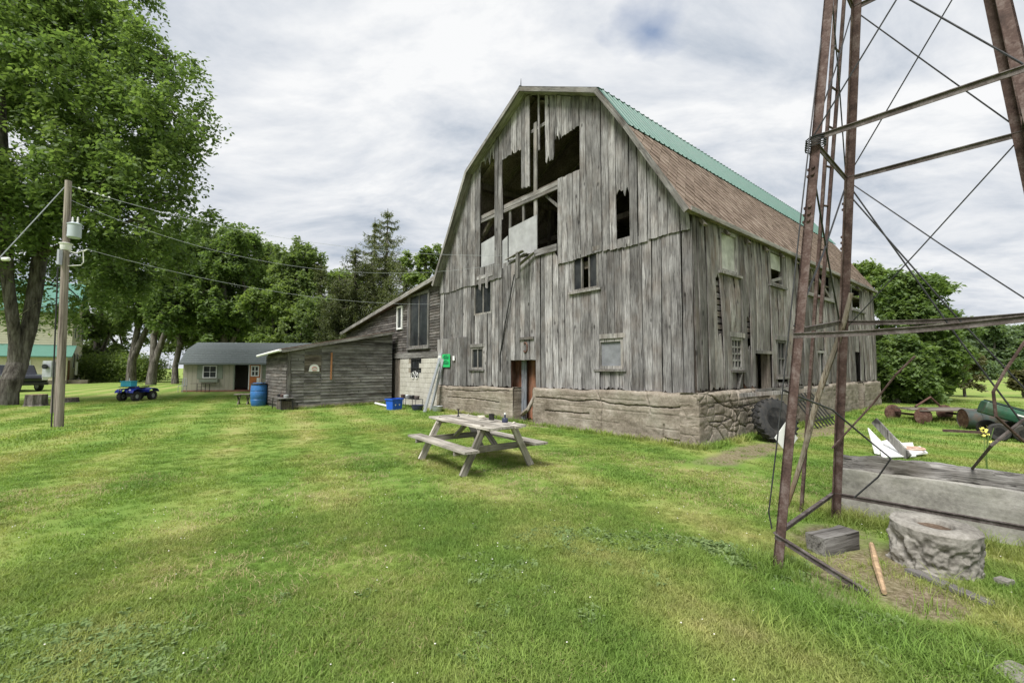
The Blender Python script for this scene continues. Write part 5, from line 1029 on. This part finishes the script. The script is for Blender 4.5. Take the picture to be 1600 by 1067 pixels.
for x in (-1.7, 1.7):
    for y in (-.86, .86): w_ = MB(); wheel_mesh(w_, (x, y, .39), 'y', .39, .27, .6); q = w_.build('wheel', M_BLACK, tk, smooth=True); MB().lathe([(.23, -.12), (.1, -.14), (.1, .14), (.23, .12)], (x, y, .39), 'y', 18).build('rim', M_GALV, q)
for s_ in (-1, 1):
    MB().prism([(-.6, s_ * .955, 1.3), (.95, s_ * .955, 1.3), (.62, s_ * .955, 1.74), (-.55, s_ * .955, 1.76)], (0, 0, 0), (0, .006 * s_, 0)).build('side_window', M_GLASS, tk); MB().box((-2.72, s_ * .93, .85), (-2.68, s_ * .72, 1.2)).build('tail_light', plain('tail_red', (.35, .02, .02), .3), tk); MB().box((2.6, s_ * .9, .8), (2.72, s_ * .6, 1.0)).build('headlight', M_WHITE, tk)
MB().box((-2.85, -.9, .5), (-2.71, .9, .68)).build('bumper', M_DARKM, tk); MB().box((2.7, -.9, .45), (2.82, .9, .65)).build('bumper', M_DARKM, tk)
sw = None

# ------------------------------------------------------------------ trees
def leaf_mesh(name, C, size, mat, droop=.3, rs=None, aspect=.55, tone=None):
    n = len(C); r = rs or nr
    nm = r.normal(size=(n, 3)); nm[:, 2] = np.abs(nm[:, 2]) + .6; nm /= np.linalg.norm(nm, axis=1)[:, None]
    d = r.normal(size=(n, 3)); d[:, 2] -= droop; d -= nm * (d * nm).sum(1)[:, None]; d /= np.linalg.norm(d, axis=1)[:, None] + 1e-9; b = np.cross(nm, d)
    L = (size * r.uniform(.6, 1.25, n))[:, None]
    v = np.empty((n, 4, 3)); v[:, 0] = C; v[:, 1] = C + d * L * .5 + b * L * aspect * .5; v[:, 2] = C + d * L - nm * L * .12; v[:, 3] = C + d * L * .5 - b * L * aspect * .5
    return np_mesh(name, v.reshape(-1, 3), np.arange(n * 4).reshape(-1, 4), mat, np.clip(r.normal(.5, .22, n) if tone is None else tone, 0, 1))
def cones(P, Q, R0, R1, n=5):                                   # vectorised tapered limbs
    m = len(P); d = Q - P; d = d / (np.linalg.norm(d, axis=1)[:, None] + 1e-9); P = P - d * R0[:, None] * .3; Q = Q + d * R1[:, None] * .3; ref = np.where(np.abs(d[:, 2:3]) > .9, [[1., 0, 0]], [[0, 0, 1.]]); a = np.cross(d, ref); a /= np.linalg.norm(a, axis=1)[:, None]; b = np.cross(d, a)
    th = np.arange(n) * 2 * np.pi / n; ring = a[:, None] * np.cos(th)[None, :, None] + b[:, None] * np.sin(th)[None, :, None]
    v = np.concatenate([P[:, None] + ring * R0[:, None, None], Q[:, None] + ring * R1[:, None, None]], 1).reshape(-1, 3); i = np.arange(n); base = np.stack([i, (i + 1) % n, n + (i + 1) % n, n + i], 1)
    return v, (base[None] + (np.arange(m) * 2 * n)[:, None, None]).reshape(-1, 4)
def blob_points(r, blobs, n):
    vol = np.array([b[3] * b[4] * b[5] for b in blobs]); pick = r.choice(len(blobs), n, p=vol / vol.sum()); u = r.normal(size=(n, 3)); u /= np.linalg.norm(u, axis=1)[:, None]; rad = r.uniform(.25, 1, n) ** .45
    B = np.array(blobs)[pick]; return B[:, :3] + u * rad[:, None] * B[:, 3:6]
def tree(name, label, base, stems, blobs, n_at, per, spread, leaf, mat, seed, r0, group=None, droop=.3, twig=.5, cat='tree', sides=6, tip=.012, core=None):
    r = np.random.default_rng(seed); root = thing(name, label, cat, base, 0, group)
    N, par, = [], []
    for s_ in stems:                                            # each stem: polyline of local points, first starts at the ground or on an earlier stem
        last = -1 if not N else int(np.argmin([np.linalg.norm(np.array(x) - np.array(s_[0])) for x in N]))
        for p in s_:
            if N and np.linalg.norm(np.array(N[last]) - np.array(p)) < 1e-6 and last >= 0: continue
            N.append(tuple(p)); par.append(last); last = len(N) - 1
    A = blob_points(r, blobs, n_at); A = A[A[:, 2] > .3]; NA = np.array(N); A = A[np.argsort([np.min(np.linalg.norm(NA - a, axis=1)) for a in A])]
    ends = []; X = np.zeros((len(N) + len(A) * 3, 3)); X[:len(N)] = NA; k = len(N)
    for a in A:
        d = np.linalg.norm(X[:k] - a, axis=1) + np.maximum(0, X[:k, 2] - a[2]) * 1.2; j = int(np.argmin(d)); p = X[j]; L = np.linalg.norm(a - p)
        for q in (.36, .7, 1.0):
            c_ = p + (a - p) * q + np.array([0, 0, .10 * L * math.sin(q * math.pi)]) + r.normal(size=3) * .05 * L * (q < 1); X[k] = c_; par.append(j); j = k; k += 1
        ends.append(k - 1)
    par = np.array(par); cnt = np.zeros(k); cnt[ends] = 1
    for i in range(k - 1, -1, -1):
        if par[i] >= 0: cnt[par[i]] += cnt[i]
    rad = np.maximum(tip, r0 * (np.maximum(cnt, .3) / cnt[0]) ** .55); rad[0] *= 1.35; flare = (X[:k, 2] < .6) & (X[:k, 2] > 0) & (cnt > cnt[0] * .9); rad[flare] *= 1.12
    e = np.where(par >= 0)[0]; big = rad[e] > r0 * .25
    for sel, sd_ in ((big, 14), (~big, 5)):
        ee = e[sel]
        if not len(ee): continue
        R0_ = np.minimum(rad[par[ee]], rad[ee] * 1.6); v, f = cones(X[par[ee]], X[ee], R0_, rad[ee], sd_)
        me = np_mesh('trunk' if sd_ == 14 else 'branches', v, f, M_BARK); me.polygons.foreach_set('use_smooth', [True] * len(me.polygons)); tag(link('trunk' if sd_ == 14 else 'branches', me, root), kind=None if sd_ == 14 else 'stuff')
    ctr = np.array(blobs)[:, :3].mean(0); E_ = X[ends]; out = E_ - ctr; out /= np.linalg.norm(out, axis=1)[:, None] + 1e-6
    m = len(E_); T = r.normal(size=(m, per[0], 3)) + out[:, None] * .8; T[:, :, 2] -= droop; T /= np.linalg.norm(T, axis=2)[:, :, None]
    ln = spread * r.uniform(.5, 1.2, (m, per[0], 1)); t = r.uniform(.12, 1, (m, per[0], per[1], 1)); C = E_[:, None, None] + T[:, :, None] * ln[:, :, None] * t; C[..., 2:] -= (t ** 2) * ln[:, :, None] * droop * .6; C = C + r.normal(size=C.shape) * spread * .075
    tone = np.clip(r.normal(.45, .14, (m, 1, 1)) + r.normal(0, .12, (m, per[0], per[1])), 0, 1).reshape(-1)
    C = C.reshape(-1, 3); ok = C[:, 2] > .05; crown = link('crown', leaf_mesh('crown', C[ok], leaf, mat, .5, r, tone=tone[ok]), root); return root
def loc(px, py, Y): q = at(px, py, Y); return q
def crown_tree(name, label, px, Y, ptop, pw, pbot, seed, mat, leaf, n_at=90, per=(9, 17), r0=.3, group='tree row behind the sheds', lean=0, zmin=0, nb=24, pbx=None, droop=.25, cat='tree'):
    # crown given by its pixel extent at distance Y: top row, half width, bottom row
    R_ = np.random.default_rng(seed); top = at(px, ptop, Y); bot = at(px, pbot, Y); hw = pw * 1.2 * Y / FPX; x0 = top.x; base = Vector((at(pbx or px, 590, Y).x, Y, 0)); h_ = top.z - bot.z; blobs = []
    for i in range(nb):
        q = R_.uniform(.05, .93); w_ = hw * (math.sin(math.pi * (.12 + .80 * q)) ** .7); a = R_.uniform(0, 6.28); rr = R_.uniform(.15, .78) * w_; s_ = R_.uniform(.26, .46) * hw
        blobs.append((x0 - base.x + rr * math.cos(a), rr * math.sin(a) * .8, bot.z + h_ * q, s_, s_, s_ * .8))
    blobs.append((x0 - base.x, 0, top.z - .35 * hw, hw * .3, hw * .3, hw * .34))
    ht = top.z; j = lambda s_: R_.uniform(-s_, s_)
    stem = [(0, 0, -.2), (.02 * ht * j(1), j(.2), ht * .14), (lean * .4 + j(.3), j(.3), ht * .34), (lean + (x0 - base.x) * .7, j(.4), ht * .6), ((x0 - base.x), j(.3), ht * .88)]
    st3 = [stem, [stem[1], (hw * .25 + stem[1][0], .3, ht * .36), (x0 - base.x + hw * .45, .6, ht * .62)], [stem[2], (x0 - base.x - hw * .4, -.4, ht * .62)]]
    return tree(name, label, base, st3, blobs, int(n_at * 1.9), per, hw * .27, leaf * 1.1, mat, seed, r0, group, droop, cat=cat)

# the big silver maple on the left
mb = gnd(6, 633); mz = lambda px, py, Y: tuple(Vector(at(px, py, Y)) - Vector(mb))
stems = [[(0, 0, -.2), (.06, 0, .5), (.22, .05, 1.1), mz(27, 570, 19.8), mz(36, 546, 19.9), mz(45, 515, 20), mz(57, 440, 20.3), mz(62, 400, 20.4), mz(80, 330, 20.6), mz(120, 220, 21), mz(150, 90, 21.5), mz(160, -60, 22)],
         [mz(27, 570, 19.8), mz(24, 535, 19.6), mz(20, 500, 19.4), mz(12, 440, 19.2), mz(8, 300, 19), mz(0, 150, 19), mz(-30, 0, 19)],
         [mz(80, 330, 20.6), mz(150, 280, 20), mz(230, 240, 19.5), mz(300, 190, 19.5)], [mz(120, 220, 21), mz(200, 150, 20), mz(260, 90, 19.5)], [mz(62, 400, 20.4), mz(130, 370, 19.5), mz(220, 340, 19)],
         [mz(8, 300, 19), mz(-100, 220, 18), mz(-220, 150, 18)], [mz(12, 440, 19.2), mz(-80, 380, 18)]]
bl_ = []
R_ = np.random.default_rng(3)
for px, py, Y, w_ in ((300, 190, 19.5, 2.0), (325, 135, 19.8, 1.2), (270, 95, 20, 1.7), (240, 60, 20, 1.4), (260, 250, 19, 1.9), (230, 330, 19, 1.9), (200, 180, 20, 2.4), (170, 60, 21, 2.2), (130, 130, 19, 2.4), (150, 300, 19, 2.3), (110, 20, 20, 2.4), (60, 80, 19, 2.5), (40, 200, 18, 2.5), (80, 290, 19, 2.2),
                      (20, 320, 18.5, 2.2), (10, 20, 19, 2.6), (-60, 120, 19, 2.8), (-80, 280, 18.5, 2.6), (180, 390, 20, 1.5), (60, 400, 21.5, 1.8), (110, 470, 22.5, 1.1), (160, -70, 21, 2.8), (20, -90, 20, 3.0), (-120, 0, 19, 3), (0, 430, 20, 1.4), (-130, 400, 19, 2.0), (290, 300, 19.5, 1.0), (250, 400, 21, 1.5), (200, 440, 21, 1.3), (140, 430, 20.5, 1.6), (310, 340, 20, 1.2), (50, 470, 22.5, 1.4), (0, 470, 23, 1.4), (340, 160, 19.6, .8), (300, 230, 19, 1.3), (100, 200, 23.5, 2.4), (200, 250, 23, 2.2), (40, 60, 24, 2.6)):
    px = px - max(0, px - 120) * .26 if py < 330 else px - max(0, px - 120) * .1
    q = mz(px, py, Y); bl_.append((*q, w_, w_, w_ * .8))
tree('maple_tree', 'huge silver maple with forked trunk filling the upper left', mb, stems, bl_, 900, (10, 17), 1.2, .22, M_LMAPLE, 5, .36, None, droop=.6, tip=.014)

T = crown_tree
T('deciduous_tree', 'tall tree with leaning dark trunk left of the garden shed, behind the quad bike', 235, 47, 350, 55, 500, 21, M_LOAK, .34, 90, r0=.36, pbx=205, lean=1)
T('deciduous_tree', 'tree with slanting trunk right beside the garden shed roof', 290, 43, 375, 42, 520, 22, M_LMAPLE, .32, 80, r0=.34, pbx=236)
T('deciduous_tree', 'slim dark-trunked tree at the left end of the garden shed', 268, 46, 420, 30, 520, 23, M_LOAK, .3, 50, r0=.26, pbx=274)
T('deciduous_tree', 'bushy dark green tree rising over the garden shed roof', 350, 45, 358, 58, 540, 24, M_LMAPLE, .34, 120, r0=.4)
T('deciduous_tree', 'light green tree right behind the garden shed ridge, with narrow top', 400, 49, 362, 34, 530, 25, M_LPALE, .34, 80, r0=.35)
T('deciduous_tree', 'full rounded tree in the middle of the row behind the low shed', 460, 43, 376, 46, 535, 26, M_LOAK, .3, 120, r0=.4)
T('deciduous_tree', 'broad tree filling the row between the leaning trunks and the bushy dark tree', 305, 55, 352, 50, 540, 34, M_LOAK, .36, 110, r0=.35)
T('deciduous_tree', 'leafy tree closing the gap behind the light green narrow tree', 425, 54, 372, 44, 560, 35, M_LOAK, .36, 100, r0=.3)
T('deciduous_tree', 'rounded tree behind the conifers above the low shed roof', 535, 52, 420, 42, 560, 36, M_LPALE, .34, 80, r0=.3)
T('deciduous_tree', 'dense undergrowth tree right behind the garden shed roof', 360, 50, 470, 60, 585, 37, M_LOAK, .34, 90, r0=.2)
T('deciduous_tree', 'shadowed tree far left behind the farmhouse porch', 165, 56, 400, 45, 560, 27, M_LOAK, .38, 80, r0=.4, pbx=150)
T('deciduous_tree', 'pale leafy tree peeking over the lean-to roof beside the barn', 665, 31, 388, 34, 520, 28, M_LPALE, .22, 70, r0=.25)
T('deciduous_tree', 'low leafy tree between the garden shed and the low shed roof', 425, 40, 455, 40, 560, 29, M_LPALE, .26, 70, r0=.2)
T('deciduous_tree', 'small dense tree hidden behind the low shed roof', 500, 38, 465, 46, 560, 30, M_LOAK, .25, 80, r0=.2)
T('deciduous_tree', 'young tree behind the hedge between two leaning trunks', 190, 60, 470, 40, 575, 33, M_LPALE, .36, 50, r0=.25)
# conifers
def conifer(name, label, px, ptop, Y, wbot, seed, zstart=.8, sparse=1.0, nw=26, leaf=.22, group='conifers behind the lean-to'):
    r = np.random.default_rng(seed); top = at(px, ptop, Y); base = Vector((top.x, Y, 0)); Ht = top.z; root = thing(name, label, 'conifer', base, 0, group)
    zz = np.linspace(0, Ht, 12); P = np.stack([zz * 0, zz * 0, zz], 1); R = .24 * (1 - zz / Ht) + .02; v, f = cones(P[:-1], P[1:], R[:-1], R[1:], 8); link('trunk', np_mesh('trunk', v, f, M_BARK), root)
    BP, BQ, B0, B1, C = [], [], [], [], []
    for i in range(nw):
        z = zstart + (Ht - zstart - .5) * (i / (nw - 1)) ** .9; q = 1 - z / Ht; L = wbot * (q ** .75) * .95 + .35
        for k in range(int(r.integers(5, 8))):
            a = r.uniform(0, 6.28); l = L * r.uniform(.65, 1.1); prev = np.array([0, 0, z]); n = 6; dirv = np.array([math.cos(a), math.sin(a), 0]); up_ = .35 if q < .3 else -.15
            for j in range(1, n + 1):
                t = j / n; p = np.array([0, 0, z]) + dirv * l * t + np.array([0, 0, l * (-.32 * math.sin(t * 2.2) + (.42 if q < .35 else .18) * t * t)])
                BP.append(prev); BQ.append(p); B0.append(.035 * (1 - t) + .012); B1.append(.03 * (1 - t) + .008); m = int((40 if q > .24 else 12) * sparse * (.5 + l / 3))
                c_ = prev + (p - prev) * r.uniform(0, 1, (m, 1)) + r.normal(size=(m, 3)) * np.array([.10, .10, .06]) * (.6 + .5 * l / 3); c_[:, 2] -= np.abs(r.normal(size=m)) * (.34 if q > .25 else .06); C.append(c_); prev = p
    v, f = cones(np.array(BP), np.array(BQ), np.array(B0), np.array(B1), 4); tag(link('branches', np_mesh('branches', v, f, M_BARK), root), kind='stuff')
    C = np.concatenate(C); link('crown', leaf_mesh('crown', C, leaf, M_LSPR, 1.6, r, .28), root)
conifer('spruce_tree', 'tallest spruce with bare spiky top behind the lean-to', 606, 326, 36, 4.2, 51)
conifer('spruce_tree', 'second spruce with bare top just left of the tallest spruce', 586, 340, 37, 3.8, 52)
conifer('spruce_tree', 'shorter drooping spruce at the left side of the spruce pair', 556, 382, 35, 3.5, 53)
conifer('spruce_tree', 'narrow pointed spruce standing between round trees and the drooping spruces', 502, 408, 42, 2.0, 54, leaf=.24)
conifer('spruce_tree', 'low spruce nearest the lean-to roof on the left of the barn', 632, 400, 33, 3.0, 55)
conifer('spruce_tree', 'small drooping spruce low behind the left end of the lean-to roof', 530, 428, 34, 3.0, 56)
# right-hand greenery
T('deciduous_tree', 'large bushy tree reaching the ground beside the barn far corner', 1420, 22, 428, 50, 640, 61, M_LMAPLE, .2, 240, (10, 17), r0=.25, group='trees beyond the barn end', nb=30)
T('deciduous_tree', 'taller tree partly hidden behind the barn far corner', 1355, 26, 402, 42, 600, 62, M_LPALE, .22, 110, r0=.25, group='trees beyond the barn end')
T('deciduous_tree', 'low leafy tree filling the gap under the bushy tree by the barn', 1400, 20.5, 520, 45, 645, 63, M_LMAPLE, .18, 110, (10, 16), r0=.12, group='trees beyond the barn end')
T('shrub', 'thin brownish shrub standing alone in the meadow on the right', 1506, 25, 545, 24, 615, 64, M_LDRY, .14, 60, (8, 12), r0=.06, group='meadow shrubs', cat='shrub')
T('shrub', 'rounded small shrub further out in the right meadow', 1540, 60, 570, 22, 590, 65, M_LFAR, .3, 30, (8, 10), r0=.05, group='meadow shrubs', cat='shrub')
T('shrub', 'dull low bush cut off by the right edge of the meadow', 1600, 24, 575, 16, 610, 66, M_LDRY, .16, 30, (8, 10), r0=.05, group='meadow shrubs', cat='shrub')
pos_ = ['at the left end', 'second from the left', 'third from the left', 'at the middle', 'just right of the middle', 'second from the right edge', 'at the right frame edge']
for i, (px, pt, pw) in enumerate(((1468, 520, 34), (1500, 508, 28), (1528, 516, 26), (1553, 505, 30), (1578, 514, 28), (1603, 503, 32), (1640, 508, 36))):
    T('distant_tree', 'hazy green distant tree beyond the meadow, ' + pos_[i] + ' of the far row', px, 105 + (i % 3) * 9, pt, pw, 578, 70 + i, M_LFAR, .75, 60, (8, 12), r0=.3, group='far tree row beyond the meadow')
# hedge on the left
hd = thing('hedge', 'wide untrimmed green hedge under the trees beside the farmhouse', 'hedge', gnd(180, 597)); r = np.random.default_rng(80)
C = np.concatenate([np.array([x, r.uniform(-.6, .6), z]) + r.normal(size=(900, 3)) * np.array([.75, .6, .5]) for x in np.arange(-3.6, 4.6, 1.0) for z in (.7, 1.7, 2.4 - .25 * abs(x) * .3)]); C = C[C[:, 2] > .05]; link('foliage', leaf_mesh('foliage', C, .24, M_LPALE, .2, r), hd)
m = MB()
for x in np.arange(-3.6, 4.6, .8): m.tube([(x, 0, 0), (x + .2, .1, 1.2), (x - .1, 0, 2.2)], [.04, .03, .01], 5)
tag(m.build('stems', M_BARK, hd), kind='stuff')

# ------------------------------------------------------------------ grass: many small tufts
def tuft(name, nb, h, w_, rad, seed, lean=.45, mat=M_BLADE, broad=False):
    r = random.Random(seed); m = MB()
    for _ in range(nb):
        a = r.uniform(0, 6.28); d = rad * math.sqrt(r.random()); x, y = d * math.cos(a), d * math.sin(a); hh = h * r.uniform(.45, 1.15); b = r.uniform(0, 6.28); l = lean * hh * r.uniform(.2, 1.6); ww = w_ * r.uniform(.7, 1.3); c_ = b + 1.57 + r.uniform(-.6, .6)
        px, py = math.cos(c_) * ww / 2, math.sin(c_) * ww / 2; ex, ey = math.cos(b) * l, math.sin(b) * l
        if broad: zc_ = hh; m.add([(x, y, 0), (x + ex * .5 + px * 2, y + ey * .5 + py * 2, zc_), (x + ex * 1.2, y + ey * 1.2, zc_ * 1.05), (x + ex * .5 - px * 2, y + ey * .5 - py * 2, zc_)], [(0, 1, 2, 3)])
        else: m.add([(x - px, y - py, -.01), (x + px, y + py, -.01), (x + ex * .4 + px * .8, y + ey * .4 + py * .8, hh * .6), (x + ex * .4 - px * .8, y + ey * .4 - py * .8, hh * .6), (x + ex, y + ey, hh * .95)], [(0, 1, 2, 3), (3, 2, 4)])
    me = bpy.data.meshes.new(name); me.from_pydata(m.v, [], m.f); me.materials.append(mat); return bpy.data.objects.new(name, me)
def inst(name, label, cat, pts, scale, tuft_o):
    me = bpy.data.meshes.new(name); n = len(pts); me.vertices.add(n); me.vertices.foreach_set('co', pts.astype(np.float32).ravel())
    a = me.attributes.new('sc', 'FLOAT', 'POINT'); a.data.foreach_set('value', scale.astype(np.float32)); a = me.attributes.new('rz', 'FLOAT', 'POINT'); a.data.foreach_set('value', nr.uniform(0, 6.28, n).astype(np.float32))
    o = link(name, me); tag(o, label, cat, kind='stuff'); ng = bpy.data.node_groups.new(name, 'GeometryNodeTree'); ng.interface.new_socket('Geometry', in_out='INPUT', socket_type='NodeSocketGeometry'); ng.interface.new_socket('Geometry', in_out='OUTPUT', socket_type='NodeSocketGeometry')
    N = ng.nodes; L = ng.links; gi = N.new('NodeGroupInput'); go = N.new('NodeGroupOutput'); ip = N.new('GeometryNodeInstanceOnPoints'); oi = N.new('GeometryNodeObjectInfo'); oi.inputs['Object'].default_value = tuft_o; oi.inputs['As Instance'].default_value = True
    s1 = N.new('GeometryNodeInputNamedAttribute'); s1.data_type = 'FLOAT'; s1.inputs[0].default_value = 'sc'; s2 = N.new('GeometryNodeInputNamedAttribute'); s2.data_type = 'FLOAT'; s2.inputs[0].default_value = 'rz'; cx = N.new('ShaderNodeCombineXYZ')
    L.new(gi.outputs[0], ip.inputs['Points']); L.new(oi.outputs['Geometry'], ip.inputs['Instance']); L.new(s1.outputs[0], ip.inputs['Scale']); L.new(s2.outputs[0], cx.inputs[2]); L.new(cx.outputs[0], ip.inputs['Rotation']); L.new(ip.outputs[0], go.inputs[0]); md = o.modifiers.new('scatter', 'NODES'); md.node_group = ng
def fan(n, r0, r1, pw=1.0):
    r = np.sqrt(nr.uniform(r0 ** 2, r1 ** 2, n)) if pw == 1 else r0 * (r1 / r0) ** nr.uniform(0, 1, n); a = nr.uniform(-.98, .98, n); return np.stack([r * np.sin(a), r * np.cos(a), np.zeros(n)], 1)
def st_np(P): return (P[:, 0] - CX) * BA[0] + (P[:, 1] - CY) * BA[1], (P[:, 0] - CX) * BB[0] + (P[:, 1] - CY) * BB[1]
def free(P, dirt=True):
    s_, t_ = st_np(P); ok = ~((s_ > -.12) & (s_ < 24) & (t_ > -.14) & (t_ < 16)); ok &= ~((s_ > 14.3) & (s_ < 19.5) & (t_ > -4.8)); ok &= np.hypot(P[:, 0] - 3.60, P[:, 1] - 3.83) > .36; ok &= ~((s_ < -3.05) & (s_ > -7.6) & (t_ > -2.75 - .12 * (s_ + 5.25) * -1 * 0) & (t_ < -2.2))
    if dirt:
        for cx, cy, rx, ry, ro in DIRT:
            dx, dy = P[:, 0] - cx, P[:, 1] - cy; u = (dx * math.cos(ro) + dy * math.sin(ro)) / rx; v = (-dx * math.sin(ro) + dy * math.cos(ro)) / ry; q = np.hypot(u, v) + 1.2 * (fbm(P[:, 0] * 2.2 + 50, P[:, 1] * 2.2 + 50, 3, 2) - .5); ok &= (q > .95) | (nr.random(len(P)) < .08)
    return P[ok]
for k, (n, r0, r1, nb, h, w_, rad, sd_) in enumerate(((10000, 1.5, 5.5, 46, .042, .0042, .085, 1), (10000, 1.5, 5.5, 40, .036, .0046, .085, 2), (13000, 5, 13, 40, .042, .008, .14, 3), (12000, 12, 32, 34, .05, .016, .26, 4))):
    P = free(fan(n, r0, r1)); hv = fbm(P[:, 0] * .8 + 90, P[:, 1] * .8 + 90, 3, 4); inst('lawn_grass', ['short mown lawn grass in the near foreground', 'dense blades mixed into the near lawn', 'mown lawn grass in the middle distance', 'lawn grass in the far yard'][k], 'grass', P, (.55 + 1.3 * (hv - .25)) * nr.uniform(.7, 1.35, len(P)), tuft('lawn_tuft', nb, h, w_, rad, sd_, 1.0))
def flatleaf(name, a, b, tr_=.4):
    g = G(name); col = g.mix(g.rnd(), a, b); pb = g.n('ShaderNodeBsdfPrincipled', {'Base Color': col, 'Roughness': .6, 'Specular IOR Level': .25}); t = g.n('ShaderNodeBsdfTranslucent', {'Color': col}); ms = g.n('ShaderNodeMixShader', {0: tr_, 1: pb.outputs[0], 2: t.outputs[0]}); g.t.links.new(ms.outputs[0], g.out.inputs[0]); return g.m
M_CLOV = flatleaf('clover_leaf', (.19, .28, .10), (.26, .34, .14)); M_DRYB = flatleaf('dry_blade', (.34, .28, .13), (.46, .40, .22), .3)
P = free(fan(5000, 1.5, 4.6)); P = P[fbm(P[:, 0] * .9 + 30, P[:, 1] * .9 + 30, 4, 7) + nr.normal(size=len(P)) * .07 > .54]; inst('clover_patches', 'round-leaved clover growing in patches through the near lawn', 'clover', P, nr.uniform(.7, 1.3, len(P)), tuft('clover_tuft', 22, .032, .011, .08, 9, .7, M_CLOV, True))
P = free(fan(9000, 1.5, 9)); P = P[fbm(P[:, 0] * .7 + 10, P[:, 1] * .7 + 60, 4, 9) + nr.normal(size=len(P)) * .08 > .46]; inst('dry_grass', 'dry straw-coloured blades lying in the lawn', 'grass', P, nr.uniform(.6, 1.2, len(P)), tuft('dry_tuft', 14, .035, .004, .09, 10, 1.6, M_DRYB))
# rank grass round the tower, wall, barn and wagon
def ring_pts(n, cx, cy, sx, sy, ro=0): u = nr.normal(size=(n, 2)) * [sx, sy]; c_, s_ = math.cos(ro), math.sin(ro); return np.stack([cx + u[:, 0] * c_ - u[:, 1] * s_, cy + u[:, 0] * s_ + u[:, 1] * c_, np.zeros(n)], 1)
Q = [ring_pts(45, 2.7, 2.7, .7, .35, .4), ring_pts(80, 2.1, 3.2, .3, .4, .2), ring_pts(80, 3.9, 3.05, .4, .25, -.3), ring_pts(50, 2.15, 3.72, .12, .12), ring_pts(40, 3.5, 4.95, .12, .12), ring_pts(90, 4.25, 4.25, .1, .5, .7), ring_pts(30, 3.5, 2.4, .7, .35), ring_pts(70, 3.75, 4.75, .35, .12, -.7)]
P = free(np.concatenate(Q), False); inst('rank_grass', 'long uncut grass round the tower legs and well ring', 'grass', P, nr.uniform(.35, .95, len(P)), tuft('rank_tuft', 26, .15, .006, .10, 11, 1.1))
s_ = nr.uniform(-.3, 10.5, 420); P1 = np.stack([CX + BA[0] * s_ - BB[0] * .3, CY + BA[1] * s_ - BB[1] * .3, 0 * s_], 1); t_ = nr.uniform(-.2, 15.5, 420); P2 = np.stack([CX + BB[0] * t_ - BA[0] * .32, CY + BB[1] * t_ - BA[1] * .32, 0 * t_], 1); w_ = gnd(1462, 660); P3 = ring_pts(420, w_.x, w_.y, .8, .45, 0); P4 = ring_pts(320, w_.x + 1.5, w_.y + .3, 1.2, .5, .3); lw = nr.uniform(0, 4.4, 120); P5 = np.stack([shed0.x + math.cos(LY) * lw + math.sin(LY) * .12, shed0.y + math.sin(LY) * lw - math.cos(LY) * .12, 0 * lw], 1)
P = np.concatenate([P1[nr.random(len(P1)) < .5], P2, P3, P4, P5]); P[:, :2] += nr.normal(size=(len(P), 2)) * .05; inst('wall_weeds', 'taller weeds and grass along the barn foundation and under the wagon', 'weeds', P, nr.uniform(.4, 1.2, len(P)), tuft('weed_tuft', 22, .16, .012, .10, 12, .7))

m = MB()
for p in free(fan(260, 1.6, 8)):
    z = rng.uniform(.03, .05); r_ = rng.uniform(.004, .007); c_ = Vector((p[0], p[1], z)); m.add([c_ + Vector(d) * r_ for d in ((1, 0, 0), (-1, 0, 0), (0, 1, 0), (0, -1, 0), (0, 0, .8), (0, 0, -.8))], [(0, 2, 4), (2, 1, 4), (1, 3, 4), (3, 0, 4), (2, 0, 5), (1, 2, 5), (3, 1, 5), (0, 3, 5)])
tag(m.build('clover_flowers', plain('clover_white', (.75, .72, .66), .8)), 'tiny white clover heads dotted over the near lawn', 'flowers', kind='stuff')
